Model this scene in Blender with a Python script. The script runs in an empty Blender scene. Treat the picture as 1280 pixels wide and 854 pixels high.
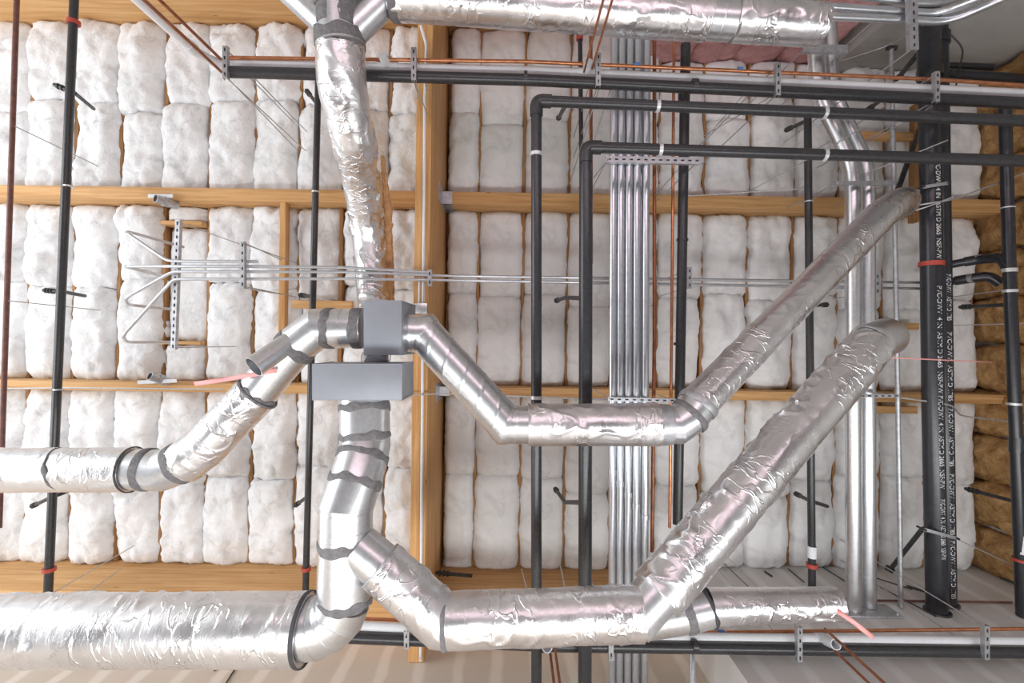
import bpy, bmesh, math, random
from mathutils import Vector, noise

random.seed(7)
C = bpy.context.scene.collection
F = 600.0                 # focal length in pixels of the 1280 x 854 frame
EYE = 1.5                 # camera height
ROLL = math.radians(0.85)
CR, SR = math.cos(ROLL), math.sin(ROLL)

# ------------------------------------------------------------------ coordinates
def W(x, y, z):
    """x to the right as one looks up, y to the far side, z above the eye -> world"""
    return Vector((-x, y, EYE + z))

def V(px, py, z):
    dx, dy = (px - 640.0), (py - 427.0)
    xv = dx * CR + dy * SR
    yd = -dx * SR + dy * CR
    return W(xv * z / F, -yd * z / F, z)

def VV(*pts):
    return [V(*p) for p in pts]

# ------------------------------------------------------------------ materials
def new_mat(name):
    m = bpy.data.materials.new(name)
    m.use_nodes = True
    nt = m.node_tree
    b = nt.nodes['Principled BSDF']
    return m, nt, b

def N(nt, typ, **kw):
    n = nt.nodes.new(typ)
    for k, v in kw.items():
        if k in n.inputs.keys():
            n.inputs[k].default_value = v
        else:
            setattr(n, k, v)
    return n

def ramp(nt, fac, stops):
    r = nt.nodes.new('ShaderNodeValToRGB')
    el = r.color_ramp.elements
    while len(el) < len(stops):
        el.new(0.5)
    for e, (p, c) in zip(el, stops):
        e.position = p
        e.color = (*c, 1)
    nt.links.new(fac, r.inputs[0])
    return r

def simple(name, col, rough=0.5, metal=0.0, var=0.15, scale=18.0, bump=0.0, bscale=60.0, spec=0.5):
    m, nt, b = new_mat(name)
    tc = N(nt, 'ShaderNodeTexCoord')
    n = N(nt, 'ShaderNodeTexNoise', Scale=scale, Detail=4.0, Roughness=0.6)
    nt.links.new(tc.outputs['Object'], n.inputs['Vector'])
    lo = tuple(max(0, c * (1 - var)) for c in col)
    hi = tuple(min(1, c * (1 + var)) for c in col)
    r = ramp(nt, n.outputs['Fac'], [(0.3, lo), (0.7, hi)])
    nt.links.new(r.outputs[0], b.inputs['Base Color'])
    b.inputs['Roughness'].default_value = rough
    b.inputs['Metallic'].default_value = metal
    b.inputs['Specular IOR Level'].default_value = spec
    if bump:
        n2 = N(nt, 'ShaderNodeTexNoise', Scale=bscale, Detail=3.0)
        nt.links.new(tc.outputs['Object'], n2.inputs['Vector'])
        bp = N(nt, 'ShaderNodeBump', Strength=bump, Distance=0.01)
        nt.links.new(n2.outputs['Fac'], bp.inputs['Height'])
        nt.links.new(bp.outputs[0], b.inputs['Normal'])
    return m

def wood(name, axis, dark, mid, light, rough=0.6):
    m, nt, b = new_mat(name)
    tc = N(nt, 'ShaderNodeTexCoord')
    mp = N(nt, 'ShaderNodeMapping')
    s = [14.0, 14.0, 14.0]
    s[axis] = 0.55
    mp.inputs['Scale'].default_value = s
    nt.links.new(tc.outputs['Object'], mp.inputs[0])
    n = N(nt, 'ShaderNodeTexNoise', Scale=1.6, Detail=7.0, Roughness=0.65, Distortion=0.4)
    nt.links.new(mp.outputs[0], n.inputs['Vector'])
    r = ramp(nt, n.outputs['Fac'], [(0.28, dark), (0.5, mid), (0.74, light)])
    kn = N(nt, 'ShaderNodeTexVoronoi', Scale=2.2)
    mp2 = N(nt, 'ShaderNodeMapping')
    s2 = [3.0, 3.0, 3.0]
    s2[axis] = 0.9
    mp2.inputs['Scale'].default_value = s2
    nt.links.new(tc.outputs['Object'], mp2.inputs[0])
    nt.links.new(mp2.outputs[0], kn.inputs['Vector'])
    kr = ramp(nt, kn.outputs['Distance'], [(0.03, (0.35, 0.2, 0.09)), (0.1, (1, 1, 1))])
    mx = N(nt, 'ShaderNodeMix', data_type='RGBA', blend_type='MULTIPLY')
    mx.inputs['Factor'].default_value = 0.8
    nt.links.new(r.outputs[0], mx.inputs[6])
    nt.links.new(kr.outputs[0], mx.inputs[7])
    nt.links.new(mx.outputs[2], b.inputs['Base Color'])
    b.inputs['Roughness'].default_value = rough
    b.inputs['Specular IOR Level'].default_value = 0.25
    bp = N(nt, 'ShaderNodeBump', Strength=0.25, Distance=0.004)
    nt.links.new(n.outputs['Fac'], bp.inputs['Height'])
    nt.links.new(bp.outputs[0], b.inputs['Normal'])
    return m

def fibre(name, a, bcol, ccol, scale=6.0, bump=0.5):
    m, nt, b = new_mat(name)
    tc = N(nt, 'ShaderNodeTexCoord')
    n = N(nt, 'ShaderNodeTexNoise', Scale=scale, Detail=8.0, Roughness=0.68, Distortion=0.6)
    nt.links.new(tc.outputs['Object'], n.inputs['Vector'])
    r = ramp(nt, n.outputs['Fac'], [(0.3, a), (0.47, bcol), (0.68, ccol)])
    nt.links.new(r.outputs[0], b.inputs['Base Color'])
    b.inputs['Roughness'].default_value = 1.0
    b.inputs['Specular IOR Level'].default_value = 0.05
    n2 = N(nt, 'ShaderNodeTexNoise', Scale=scale * 2.2, Detail=9.0, Roughness=0.7, Distortion=0.9)
    nt.links.new(tc.outputs['Object'], n2.inputs['Vector'])
    bp = N(nt, 'ShaderNodeBump', Strength=bump, Distance=0.03)
    nt.links.new(n2.outputs['Fac'], bp.inputs['Height'])
    nt.links.new(bp.outputs[0], b.inputs['Normal'])
    return m

def foil_mat():
    m, nt, b = new_mat('foil_jacket')
    at = N(nt, 'ShaderNodeAttribute', attribute_name='along')
    def mapped(sx, sr):
        mp = N(nt, 'ShaderNodeMapping')
        mp.inputs['Scale'].default_value = (sx, sr, sr)
        nt.links.new(at.outputs['Vector'], mp.inputs[0])
        return mp.outputs[0]
    n = N(nt, 'ShaderNodeTexNoise', Scale=4.0, Detail=3.0)
    nt.links.new(at.outputs['Vector'], n.inputs['Vector'])
    r = ramp(nt, n.outputs['Fac'], [(0.3, (0.80, 0.80, 0.815)), (0.7, (0.92, 0.92, 0.93))])
    nt.links.new(r.outputs[0], b.inputs['Base Color'])
    b.inputs['Metallic'].default_value = 1.0
    rr = ramp(nt, n.outputs['Fac'], [(0.3, (0.22,) * 3), (0.7, (0.36,) * 3)])
    nt.links.new(rr.outputs[0], b.inputs['Roughness'])
    # fine creases across the duct
    fine = N(nt, 'ShaderNodeTexNoise', Scale=1.0, Detail=5.0, Roughness=0.7, Distortion=0.8)
    nt.links.new(mapped(70, 16), fine.inputs['Vector'])
    # larger pleats: thin ridges where a noise crosses its middle
    pl = N(nt, 'ShaderNodeTexNoise', Scale=1.0, Detail=1.5, Distortion=0.6)
    nt.links.new(mapped(11, 5.5), pl.inputs['Vector'])
    sub = N(nt, 'ShaderNodeMath', operation='SUBTRACT'); sub.inputs[1].default_value = 0.5
    nt.links.new(pl.outputs['Fac'], sub.inputs[0])
    ab = N(nt, 'ShaderNodeMath', operation='ABSOLUTE')
    nt.links.new(sub.outputs[0], ab.inputs[0])
    rd = N(nt, 'ShaderNodeMapRange'); rd.inputs['From Min'].default_value = 0.0; rd.inputs['From Max'].default_value = 0.035
    rd.inputs['To Min'].default_value = 1.0; rd.inputs['To Max'].default_value = 0.0
    nt.links.new(ab.outputs[0], rd.inputs['Value'])
    mk = N(nt, 'ShaderNodeTexNoise', Scale=3.0, Detail=1.0)
    nt.links.new(at.outputs['Vector'], mk.inputs['Vector'])
    mr = N(nt, 'ShaderNodeMapRange'); mr.inputs['From Min'].default_value = 0.42; mr.inputs['From Max'].default_value = 0.62
    nt.links.new(mk.outputs['Fac'], mr.inputs['Value'])
    ml = N(nt, 'ShaderNodeMath', operation='MULTIPLY')
    nt.links.new(rd.outputs[0], ml.inputs[0]); nt.links.new(mr.outputs[0], ml.inputs[1])
    b1 = N(nt, 'ShaderNodeBump', Strength=0.30, Distance=0.006)
    nt.links.new(fine.outputs['Fac'], b1.inputs['Height'])
    b2 = N(nt, 'ShaderNodeBump', Strength=0.75, Distance=0.006)
    nt.links.new(ml.outputs[0], b2.inputs['Height'])
    nt.links.new(b1.outputs[0], b2.inputs['Normal'])
    nt.links.new(b2.outputs[0], b.inputs['Normal'])
    return m

def drywall(name, base, stripe):
    m, nt, b = new_mat(name)
    tc = N(nt, 'ShaderNodeTexCoord')
    sep = N(nt, 'ShaderNodeSeparateXYZ')
    nt.links.new(tc.outputs['Object'], sep.inputs[0])
    wob = N(nt, 'ShaderNodeTexNoise', Scale=3.5, Detail=5.0)
    nt.links.new(tc.outputs['Object'], wob.inputs['Vector'])
    wm = N(nt, 'ShaderNodeMath', operation='MULTIPLY_ADD')
    wm.inputs[1].default_value = 0.09
    nt.links.new(wob.outputs['Fac'], wm.inputs[0])
    nt.links.new(sep.outputs['X'], wm.inputs[2])
    pp = N(nt, 'ShaderNodeMath', operation='PINGPONG')
    pp.inputs[1].default_value = 0.203
    nt.links.new(wm.outputs[0], pp.inputs[0])
    r = ramp(nt, pp.outputs[0], [(0.035, (1, 1, 1)), (0.075, (0, 0, 0))])
    bl = N(nt, 'ShaderNodeTexNoise', Scale=1.3, Detail=3.0)
    nt.links.new(tc.outputs['Object'], bl.inputs['Vector'])
    br = ramp(nt, bl.outputs['Fac'], [(0.35, tuple(c * 0.92 for c in base)), (0.65, base)])
    mx = N(nt, 'ShaderNodeMix', data_type='RGBA')
    nt.links.new(r.outputs[0], mx.inputs['Factor'])
    nt.links.new(br.outputs[0], mx.inputs[6])
    mx.inputs[7].default_value = (*stripe, 1)
    nt.links.new(mx.outputs[2], b.inputs['Base Color'])
    b.inputs['Roughness'].default_value = 0.85
    b.inputs['Specular IOR Level'].default_value = 0.2
    return m

M = {}
M['batt'] = fibre('white_fibreglass', (0.62, 0.625, 0.63), (0.82, 0.825, 0.83), (0.90, 0.905, 0.91), 5.0, 0.6)
M['flatbatt'] = fibre('white_fibreglass_pressed', (0.66, 0.66, 0.655), (0.80, 0.80, 0.795), (0.86, 0.86, 0.855), 3.5, 0.3)
M['pinkbatt'] = fibre('pink_fibreglass', (0.42, 0.20, 0.20), (0.62, 0.33, 0.33), (0.76, 0.48, 0.47), 6.0, 0.7)
M['brownbatt'] = fibre('brown_mineral_fibre', (0.20, 0.10, 0.04), (0.42, 0.24, 0.10), (0.60, 0.38, 0.18), 7.0, 1.0)
M['woodx'] = wood('timber_along_x', 0, (0.42, 0.215, 0.08), (0.60, 0.345, 0.145), (0.73, 0.47, 0.235))
M['woody'] = wood('timber_along_y', 1, (0.37, 0.175, 0.06), (0.58, 0.315, 0.125), (0.71, 0.44, 0.20))
M['joist'] = wood('joist_timber', 1, (0.20, 0.095, 0.035), (0.34, 0.175, 0.07), (0.46, 0.26, 0.115))
M['deck'] = wood('deck_timber', 0, (0.22, 0.11, 0.04), (0.36, 0.19, 0.08), (0.45, 0.26, 0.12))
M['foil'] = foil_mat()
M['galv'] = simple('galvanized_sheet', (0.76, 0.78, 0.80), 0.33, 1.0, 0.08, 30.0, 0.04, 25.0)
M['box'] = simple('satin_sheet_steel', (0.29, 0.31, 0.345), 0.5, 0.3, 0.05, 6.0)
M['mastic'] = simple('grey_duct_sealant', (0.165, 0.16, 0.165), 0.62, 0.0, 0.30, 25.0, 0.6, 60.0)
M['darkband'] = simple('dark_edge', (0.05, 0.05, 0.055), 0.6, 0.0)
M['black'] = simple('black_steel_pipe', (0.030, 0.030, 0.033), 0.32, 0.0, 0.4, 40.0, 0.05, 90.0, 0.6)
M['abs'] = simple('black_plastic_pipe', (0.022, 0.023, 0.028), 0.30, 0.0, 0.3, 20.0, 0.0, 90.0, 0.6)
M['redpipe'] = simple('oxide_red_pipe', (0.15, 0.060, 0.045), 0.5, 0.0, 0.3)
M['pvc'] = simple('white_pipe', (0.70, 0.71, 0.73), 0.35, 0.0, 0.05)
M['copper'] = simple('copper_tube', (0.62, 0.26, 0.13), 0.32, 0.85, 0.25, 12.0)
M['oldcopper'] = simple('tarnished_copper', (0.34, 0.13, 0.065), 0.42, 0.6, 0.3, 12.0)
M['emt'] = simple('zinc_conduit', (0.66, 0.69, 0.73), 0.30, 0.92, 0.08, 20.0)
M['strut'] = simple('zinc_strut', (0.50, 0.51, 0.53), 0.45, 0.8, 0.2)
M['hole'] = simple('dark_slot', (0.02, 0.02, 0.02), 0.9)
M['clip'] = simple('bright_clip', (0.72, 0.72, 0.72), 0.35, 0.5)
M['red'] = simple('red_collar', (0.46, 0.065, 0.045), 0.5)
M['pink'] = simple('pink_flagging', (0.95, 0.42, 0.40), 0.6, 0.0, 0.05)
M['blue'] = simple('blue_tape', (0.10, 0.25, 0.62), 0.6)
M['wire'] = simple('steel_wire', (0.45, 0.45, 0.46), 0.45, 0.5)
M['darkwire'] = simple('dark_cable', (0.05, 0.05, 0.05), 0.6)
M['hanger'] = simple('dark_hanger_iron', (0.05, 0.05, 0.05), 0.5, 0.3, 0.4)
M['white'] = simple('white_print', (0.80, 0.82, 0.84), 0.6, 0.0, 0.05)
M['kraft'] = simple('brown_kraft', (0.55, 0.30, 0.14), 0.75, 0.0, 0.25, 12.0)
M['drywall'] = drywall('drywall_tan', (0.66, 0.585, 0.505), (0.76, 0.70, 0.635))
M['drywallg'] = drywall('drywall_grey', (0.68, 0.66, 0.635), (0.75, 0.74, 0.725))
M['concrete'] = simple('concrete_grey', (0.42, 0.41, 0.39), 0.85, 0.0, 0.12, 2.0)
M['floor'] = simple('slab_concrete', (0.26, 0.255, 0.26), 0.8, 0.0, 0.2, 1.2)

# ------------------------------------------------------------------ object helpers
def tag(o, label, cat, group=None, kind=None):
    if label: o['label'] = label
    if cat: o['category'] = cat
    if group: o['group'] = group
    if kind: o['kind'] = kind
    return o

def thing(name, label, cat, loc, group=None):
    o = bpy.data.objects.new(name, None)
    C.objects.link(o)
    o.location = loc
    o.empty_display_size = 0.1
    return tag(o, label, cat, group)

def origin(o):
    v = Vector((0, 0, 0))
    while o is not None:
        v = v + o.location
        o = o.parent
    return v

def mesh(name, verts, faces, mat, parent=None, smooth=True, sharp=40.0, loc=None):
    me = bpy.data.meshes.new(name)
    if parent is not None:
        off = origin(parent)
    else:
        off = loc if loc is not None else sum(verts, Vector()) / len(verts)
    me.from_pydata([tuple(v - off) for v in verts], [], faces)
    bm = bmesh.new()
    bm.from_mesh(me)
    bmesh.ops.recalc_face_normals(bm, faces=bm.faces)
    bm.to_mesh(me)
    bm.free()
    if smooth:
        for p in me.polygons:
            p.use_smooth = True
        me.set_sharp_from_angle(angle=math.radians(sharp))
    me.materials.append(mat)
    o = bpy.data.objects.new(name, me)
    C.objects.link(o)
    if parent is not None:
        o.parent = parent
    else:
        o.location = off
    return o

class Buf:
    def __init__(s): s.v, s.f = [], []
    def add(s, vf):
        b = len(s.v)
        s.v += vf[0]
        s.f += [tuple(i + b for i in f) for f in vf[1]]
        return s
    def build(s, name, mat, parent=None, **k):
        return mesh(name, s.v, s.f, mat, parent, **k)

def bevel_box(c, ax, ay, az, bev=0.0):
    """box from centre and three half-axis vectors, edges bevelled"""
    bm = bmesh.new()
    bmesh.ops.create_cube(bm, size=2.0)
    lx, ly, lz = ax.length, ay.length, az.length
    for v in bm.verts:
        v.co = Vector((v.co.x * lx, v.co.y * ly, v.co.z * lz))
    if bev > 0:
        bmesh.ops.bevel(bm, geom=list(bm.edges), offset=min(bev, 0.45 * min(lx, ly, lz)), segments=2, profile=0.5, affect='EDGES')
    nx, ny, nz = ax.normalized(), ay.normalized(), az.normalized()
    bm.verts.index_update()
    vs = [c + nx * v.co.x + ny * v.co.y + nz * v.co.z for v in bm.verts]
    fs = [tuple(v.index for v in f.verts) for f in bm.faces]
    bm.free()
    return vs, fs

def vbox(x0, x1, y0, y1, z0, z1, bev=0.0):
    c = W((x0 + x1) / 2, (y0 + y1) / 2, (z0 + z1) / 2)
    return bevel_box(c, Vector(((x1 - x0) / 2, 0, 0)), Vector((0, abs(y1 - y0) / 2, 0)), Vector((0, 0, abs(z1 - z0) / 2)), bev)

def bar(p, q, wid, hei, up=Vector((0, 0, 1)), bev=0.0):
    d = q - p
    dn = d.normalized()
    s = dn.cross(up)
    if s.length < 1e-4:
        s = dn.cross(Vector((1, 0, 0)))
    s.normalize()
    u = s.cross(dn).normalized()
    return bevel_box((p + q) / 2, d / 2, s * wid / 2, u * hei / 2, bev)

def fillet(pts, rad, n=6):
    out = [pts[0]]
    for i in range(1, len(pts) - 1):
        a, b, c = pts[i - 1], pts[i], pts[i + 1]
        u, w = (a - b), (c - b)
        t = min(rad, u.length * 0.45, w.length * 0.45)
        p0, p1 = b + u.normalized() * t, b + w.normalized() * t
        for k in range(n + 1):
            s = k / n
            out.append((1 - s) ** 2 * p0 + 2 * s * (1 - s) * b + s * s * p1)
    out.append(pts[-1])
    return out

def sweep(pts, rad, seg=24, step=None, disp=None, caps=True):
    """mitred tube along pts; rad a number or one per point; disp(s, angle, t) adds to the radius"""
    n = len(pts)
    R = [rad] * n if not hasattr(rad, '__len__') else list(rad)
    D = [(pts[i + 1] - pts[i]).normalized() for i in range(n - 1)]
    ref = Vector((0, 0, 1))
    if abs(D[0].dot(ref)) > 0.9:
        ref = Vector((0, 1, 0))
    nrm = (ref - D[0] * ref.dot(D[0])).normalized()
    frames = [nrm]
    for i in range(1, n - 1):
        q = D[i - 1].rotation_difference(D[i])
        nrm = (q @ nrm)
        nrm = (nrm - D[i] * nrm.dot(D[i])).normalized()
        frames.append(nrm)
    verts, faces, rings = [], [], []
    co = []
    s0 = 0.0
    for i in range(n - 1):
        d, nr = D[i], frames[i]
        bi = d.cross(nr)
        L = (pts[i + 1] - pts[i]).length
        m0 = (D[i - 1] + d).normalized() if i > 0 else d
        m1 = (D[i + 1] + d).normalized() if i < n - 2 else d
        k = max(1, int(round(L / step))) if step else 1
        for j in range(k + 1):
            if j == 0 and i > 0:
                continue
            t = j / k
            ring = []
            for a in range(seg):
                th = 2 * math.pi * a / seg
                e = nr * math.cos(th) + bi * math.sin(th)
                A = pts[i] + e * R[i]
                A = A - d * ((A - pts[i]).dot(m0) / d.dot(m0))
                B = pts[i + 1] + e * R[i + 1]
                B = B - d * ((B - pts[i + 1]).dot(m1) / d.dot(m1))
                p = A.lerp(B, t)
                if disp:
                    p = p + e * disp(s0 + L * t, th, e)
                ring.append(len(verts))
                verts.append(p)
                co.append((s0 + L * t, math.cos(th) * R[i], math.sin(th) * R[i]))
            rings.append(ring)
        s0 += L
    for r0, r1 in zip(rings, rings[1:]):
        for a in range(seg):
            b = (a + 1) % seg
            faces.append((r0[a], r0[b], r1[b], r1[a]))
    if caps:
        faces.append(tuple(reversed(rings[0])))
        faces.append(tuple(rings[-1]))
    sweep.coords = co
    return verts, faces

def foil(parent, name, pts, rad, seg, step, disp):
    vf = sweep(pts, rad, seg, step, disp)
    co = list(sweep.coords)
    o = mesh(name, *vf, M['foil'], parent, sharp=75)
    at = o.data.attributes.new('along', 'FLOAT_VECTOR', 'POINT')
    sh = random.uniform(0, 50)
    at.data.foreach_set('vector', [c for q in co for c in (q[0] + sh, q[1], q[2])])
    return o

def shell(pts, rad, wall, seg=32, **k):
    """open-ended tube with thickness"""
    vo, fo = sweep(pts, rad, seg, caps=False, **k)
    inner = [r - wall for r in rad] if hasattr(rad, '__len__') else rad - wall
    vi, fi = sweep(pts, inner, seg, caps=False, **k)
    b = len(vo)
    v = vo + vi
    f = fo + [tuple(reversed([i + b for i in q])) for q in fi]
    L = len(vo)
    for a in range(seg):
        c = (a + 1) % seg
        f.append((a, b + a, b + c, c))
        f.append((L - seg + a, L - seg + c, b + L - seg + c, b + L - seg + a))
    return v, f

def crumple(seed, amp=0.010, wrap=0.55, skew=0.5, lines=1.0):
    sv = Vector((seed * 13.7, seed * 5.1, seed * 3.3))
    def d(s, th, e):
        cx, sx = math.cos(th), math.sin(th)
        a = noise.noise(Vector((s * 1.6, cx * 0.7, sx * 0.7)) + sv) * 0.55
        q = Vector((s * 6.5 + math.sin(th + seed) * skew * 2.5, cx * 0.9, sx * 0.9)) + sv
        w = noise.noise(q)
        ridge = max(0.0, 1.0 - abs(w) * 7.0)
        mask = max(0.0, noise.noise(Vector((s * 1.1, cx * 0.9, sx * 0.9)) + sv * 2) + 0.12)
        a += ridge * mask * 2.4 * lines
        a += noise.noise(Vector((s * 15, cx * 2.2, sx * 2.2)) + sv) * 0.22
        if wrap:
            ph = (s + 0.02 * math.sin(th * 2)) % wrap
            if ph < 0.025:
                a -= 0.30
        return a * amp
    return d

def spiral(pitch=0.12, h=0.004):
    def d(s, th, e):
        ph = ((s / pitch) - th / (2 * math.pi)) % 1.0
        return h if ph < 0.09 else 0.0
    return d

def wobble(seed, amp):
    def d(s, th, e):
        return noise.noise(Vector((s * 20, math.cos(th) * 2.5, math.sin(th) * 2.5)) + Vector((seed * 7.1, 0, 0))) * amp
    return d

def band(p, d, r, wid, mat, parent, name='sealant_band', ragged=0.0, seed=1, seg=40):
    """a hoop around a duct at p with axis d; ragged edges for brushed-on sealant"""
    d = d.normalized()
    ref = Vector((0, 0, 1)) if abs(d.z) < 0.9 else Vector((0, 1, 0))
    n = (ref - d * ref.dot(d)).normalized()
    b = d.cross(n)
    prof = [(-0.5, -0.004), (-0.5, 0.002), (-0.25, 0.005), (0.25, 0.005), (0.5, 0.002), (0.5, -0.004)]
    vs, fs = [], []
    for a in range(seg):
        th = 2 * math.pi * a / seg
        e = n * math.cos(th) + b * math.sin(th)
        j0 = noise.noise(Vector((math.cos(th) * 1.8, math.sin(th) * 1.8, seed * 3.7))) * ragged
        j1 = noise.noise(Vector((math.cos(th) * 2.2, math.sin(th) * 2.2, seed * 9.1 + 5))) * ragged
        for t, h in prof:
            sh = j0 if t < 0 else j1
            vs.append(p + d * (t * wid + sh) + e * (r + h))
    k = len(prof)
    for a in range(seg):
        c = (a + 1) % seg
        for i in range(k - 1):
            fs.append((a * k + i, a * k + i + 1, c * k + i + 1, c * k + i))
        fs.append((a * k + k - 1, a * k, c * k, c * k + k - 1))
    return mesh(name, vs, fs, mat, parent)

# ------------------------------------------------------------------ the setting
ZB, ZD = 6.30, 6.56           # face of the insulation, underside of the roof deck (above the eye)
YS, YSF = -3.50, -2.93        # near drywall, furred drywall
YN, YNF = 4.36, 3.66
XR, XL = 6.17, -7.6
XC = 2.09                     # corner where the furred drywall begins

def struct(name, vf, mat, loc=None):
    o = mesh(name, vf[0], vf[1], mat, None, smooth=False, loc=loc)
    o['kind'] = 'structure'
    return o

struct('ceiling', vbox(XL, XR + 0.3, YS - 0.2, YN + 0.2, ZD, ZD + 0.08), M['deck'])
struct('floor', vbox(-12, XR + 0.3, YS - 0.2, YN + 0.2, -1.6, -1.5), M['floor'])
struct('wall_south', vbox(XL, XR + 0.3, YS - 0.15, YS, -1.5, ZD), M['drywall'])
struct('wall_southeast', vbox(XC, XR + 0.3, YS, YSF, -1.5, ZD), M['drywallg'])
struct('wall_north', vbox(XL, XR + 0.3, YN, YN + 0.15, -1.5, ZD), M['concrete'])
struct('wall_northeast', vbox(4.15, XR + 0.3, YNF, YN, -1.5, ZD), M['concrete'])
struct('wall_east', vbox(XR + 0.16, XR + 0.3, YSF, YNF, -1.5, ZD), M['concrete'])

ORD = ['first', 'second', 'third', 'fourth', 'fifth', 'sixth', 'seventh', 'eighth', 'ninth', 'tenth', 'eleventh', 'twelfth', 'thirteenth']
ROWN = {0: 'top', 1: 'middle', 2: 'bottom'}
PUR = [4.24, 1.80, -0.64, -3.08]
BEAMX = (-1.075, -0.905)

# purlins
def purlin(x0, x1, y, w, zb, label, ends=()):
    t = thing('roof_purlin', label, 'wooden beam', W((x0 + x1) / 2, y, ZD), 'timber purlins')
    mesh('timber', *vbox(x0, x1, y - w / 2, y + w / 2, zb, ZD - 0.002, 0.006), M['woodx'], t, sharp=25)
    for xe, sg in ends:
        b = Buf()
        b.add(vbox(xe, xe + sg * 0.12, y - w / 2 - 0.006, y + w / 2 + 0.006, zb - 0.006, zb + 0.001))
        b.add(vbox(xe, xe + sg * 0.12, y - w / 2 - 0.006, y - w / 2, zb - 0.006, ZB + 0.15))
        b.add(vbox(xe, xe + sg * 0.12, y + w / 2, y + w / 2 + 0.006, zb - 0.006, ZB + 0.15))
        b.build('joist_hanger', M['strut'], t, smooth=False)
    return t

for y, nm, w in ((PUR[1], 'upper', 0.16), (PUR[2], 'lower', 0.115)):
    purlin(XL, BEAMX[0] - 0.003, y, w, 6.05, f'pale timber purlin left of the tall beam, the {nm} of two', [(BEAMX[0] - 0.003, -1)])
    purlin(BEAMX[1] + 0.003, XR + 0.15, y, w, 6.05, f'darker timber purlin right of the tall beam, the {nm} of two', [(BEAMX[1] + 0.003, 1)])
def ledger(x0, x1, y0, y1, label):
    o = mesh('wall_ledger', *vbox(x0, x1, y0, y1, 5.62, ZD - 0.002, 0.008), M['woodx'], None, sharp=25)
    return tag(o, label, 'wooden beam', 'timber ledgers')
ledger(XL, BEAMX[0] - 0.003, YS + 0.002, -3.0, 'pale timber ledger under the bottom row of batts, behind the big foil duct')
ledger(BEAMX[1] + 0.003, XC - 0.003, YS + 0.002, -3.0, 'orange timber ledger right of tall beam, behind the vertical pipes')
ledger(XL, BEAMX[0] - 0.003, 4.12, YN - 0.003, 'pale knotty timber ledger across the top left corner')
ledger(BEAMX[1] + 0.003, 1.3, 4.12, YN - 0.003, 'timber ledger behind the insulated duct along the top')

# main beam
bt = thing('main_beam', 'tall glued timber beam running from top to bottom between the batts', 'wooden beam', W(-0.97, 0.4, ZD))
bm_ = Buf()
bm_.add(vbox(BEAMX[0], BEAMX[1], YS + 0.003, YN - 0.003, 5.2, ZD - 0.003, 0.01))
bm_.build('timber', M['woody'], bt, sharp=25)
for y in (PUR[1], PUR[2], -3.2):
    for x, s in ((BEAMX[1], 1),):
        mesh('bearing_plate', *vbox(x + 0.0005, x + 0.004, y - 0.11, y + 0.11, 5.75, 6.3), M['strut'], bt, smooth=False)

# joists between the batts
SP = 0.597
J0 = -0.468 - 0.09 / 2 + 0.045     # the joist line just right of the beam
def lines_left():
    return [J0 - SP * (k + 1) for k in range(0, 12)]
LL = [J0 - SP * k for k in range(1, 13)]      # joist lines left of the beam, from the beam outward
LR = [J0 + SP * k for k in range(0, 12)]      # joist lines right of the beam
ROWS = [(PUR[0] - 0.12, PUR[1] + 0.08), (PUR[1] - 0.08, PUR[2] + 0.058), (PUR[2] - 0.058, PUR[3] + 0.08)]
def joist(x, r, label, zb=ZB + 0.085, y=None):
    y0, y1 = y or ROWS[r]
    o = mesh('roof_joist', *vbox(x - 0.021, x + 0.021, y1 + 0.004, y0 - 0.004, zb, ZD - 0.002, 0.004), M['joist'], None, sharp=25)
    return tag(o, label, 'joist', 'narrow joists between the batts')
for r in range(3):
    for k, x in enumerate(LL[:10]):
        if x < BEAMX[0] - 0.1 and x > XL:
            low = (k == 2 and r == 1)
            joist(x, r, f'brown joist edge in the {ROWN[r]} row, {ORD[k]} gap left of the tall beam', ZB - 0.02 if low else ZB + 0.085)
    for k, x in enumerate(LR):
        if x < XR - 0.05:
            y = None
            if r == 0 and x > 4.1: y = (YNF - 0.01, ROWS[0][1])
            if r == 2 and x > XC - 0.1: y = (ROWS[2][0], YSF + 0.01)
            joist(x, r, f'brown joist edge in the {ROWN[r]} row, {ORD[k]} gap right of the tall beam', y=y)

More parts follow.
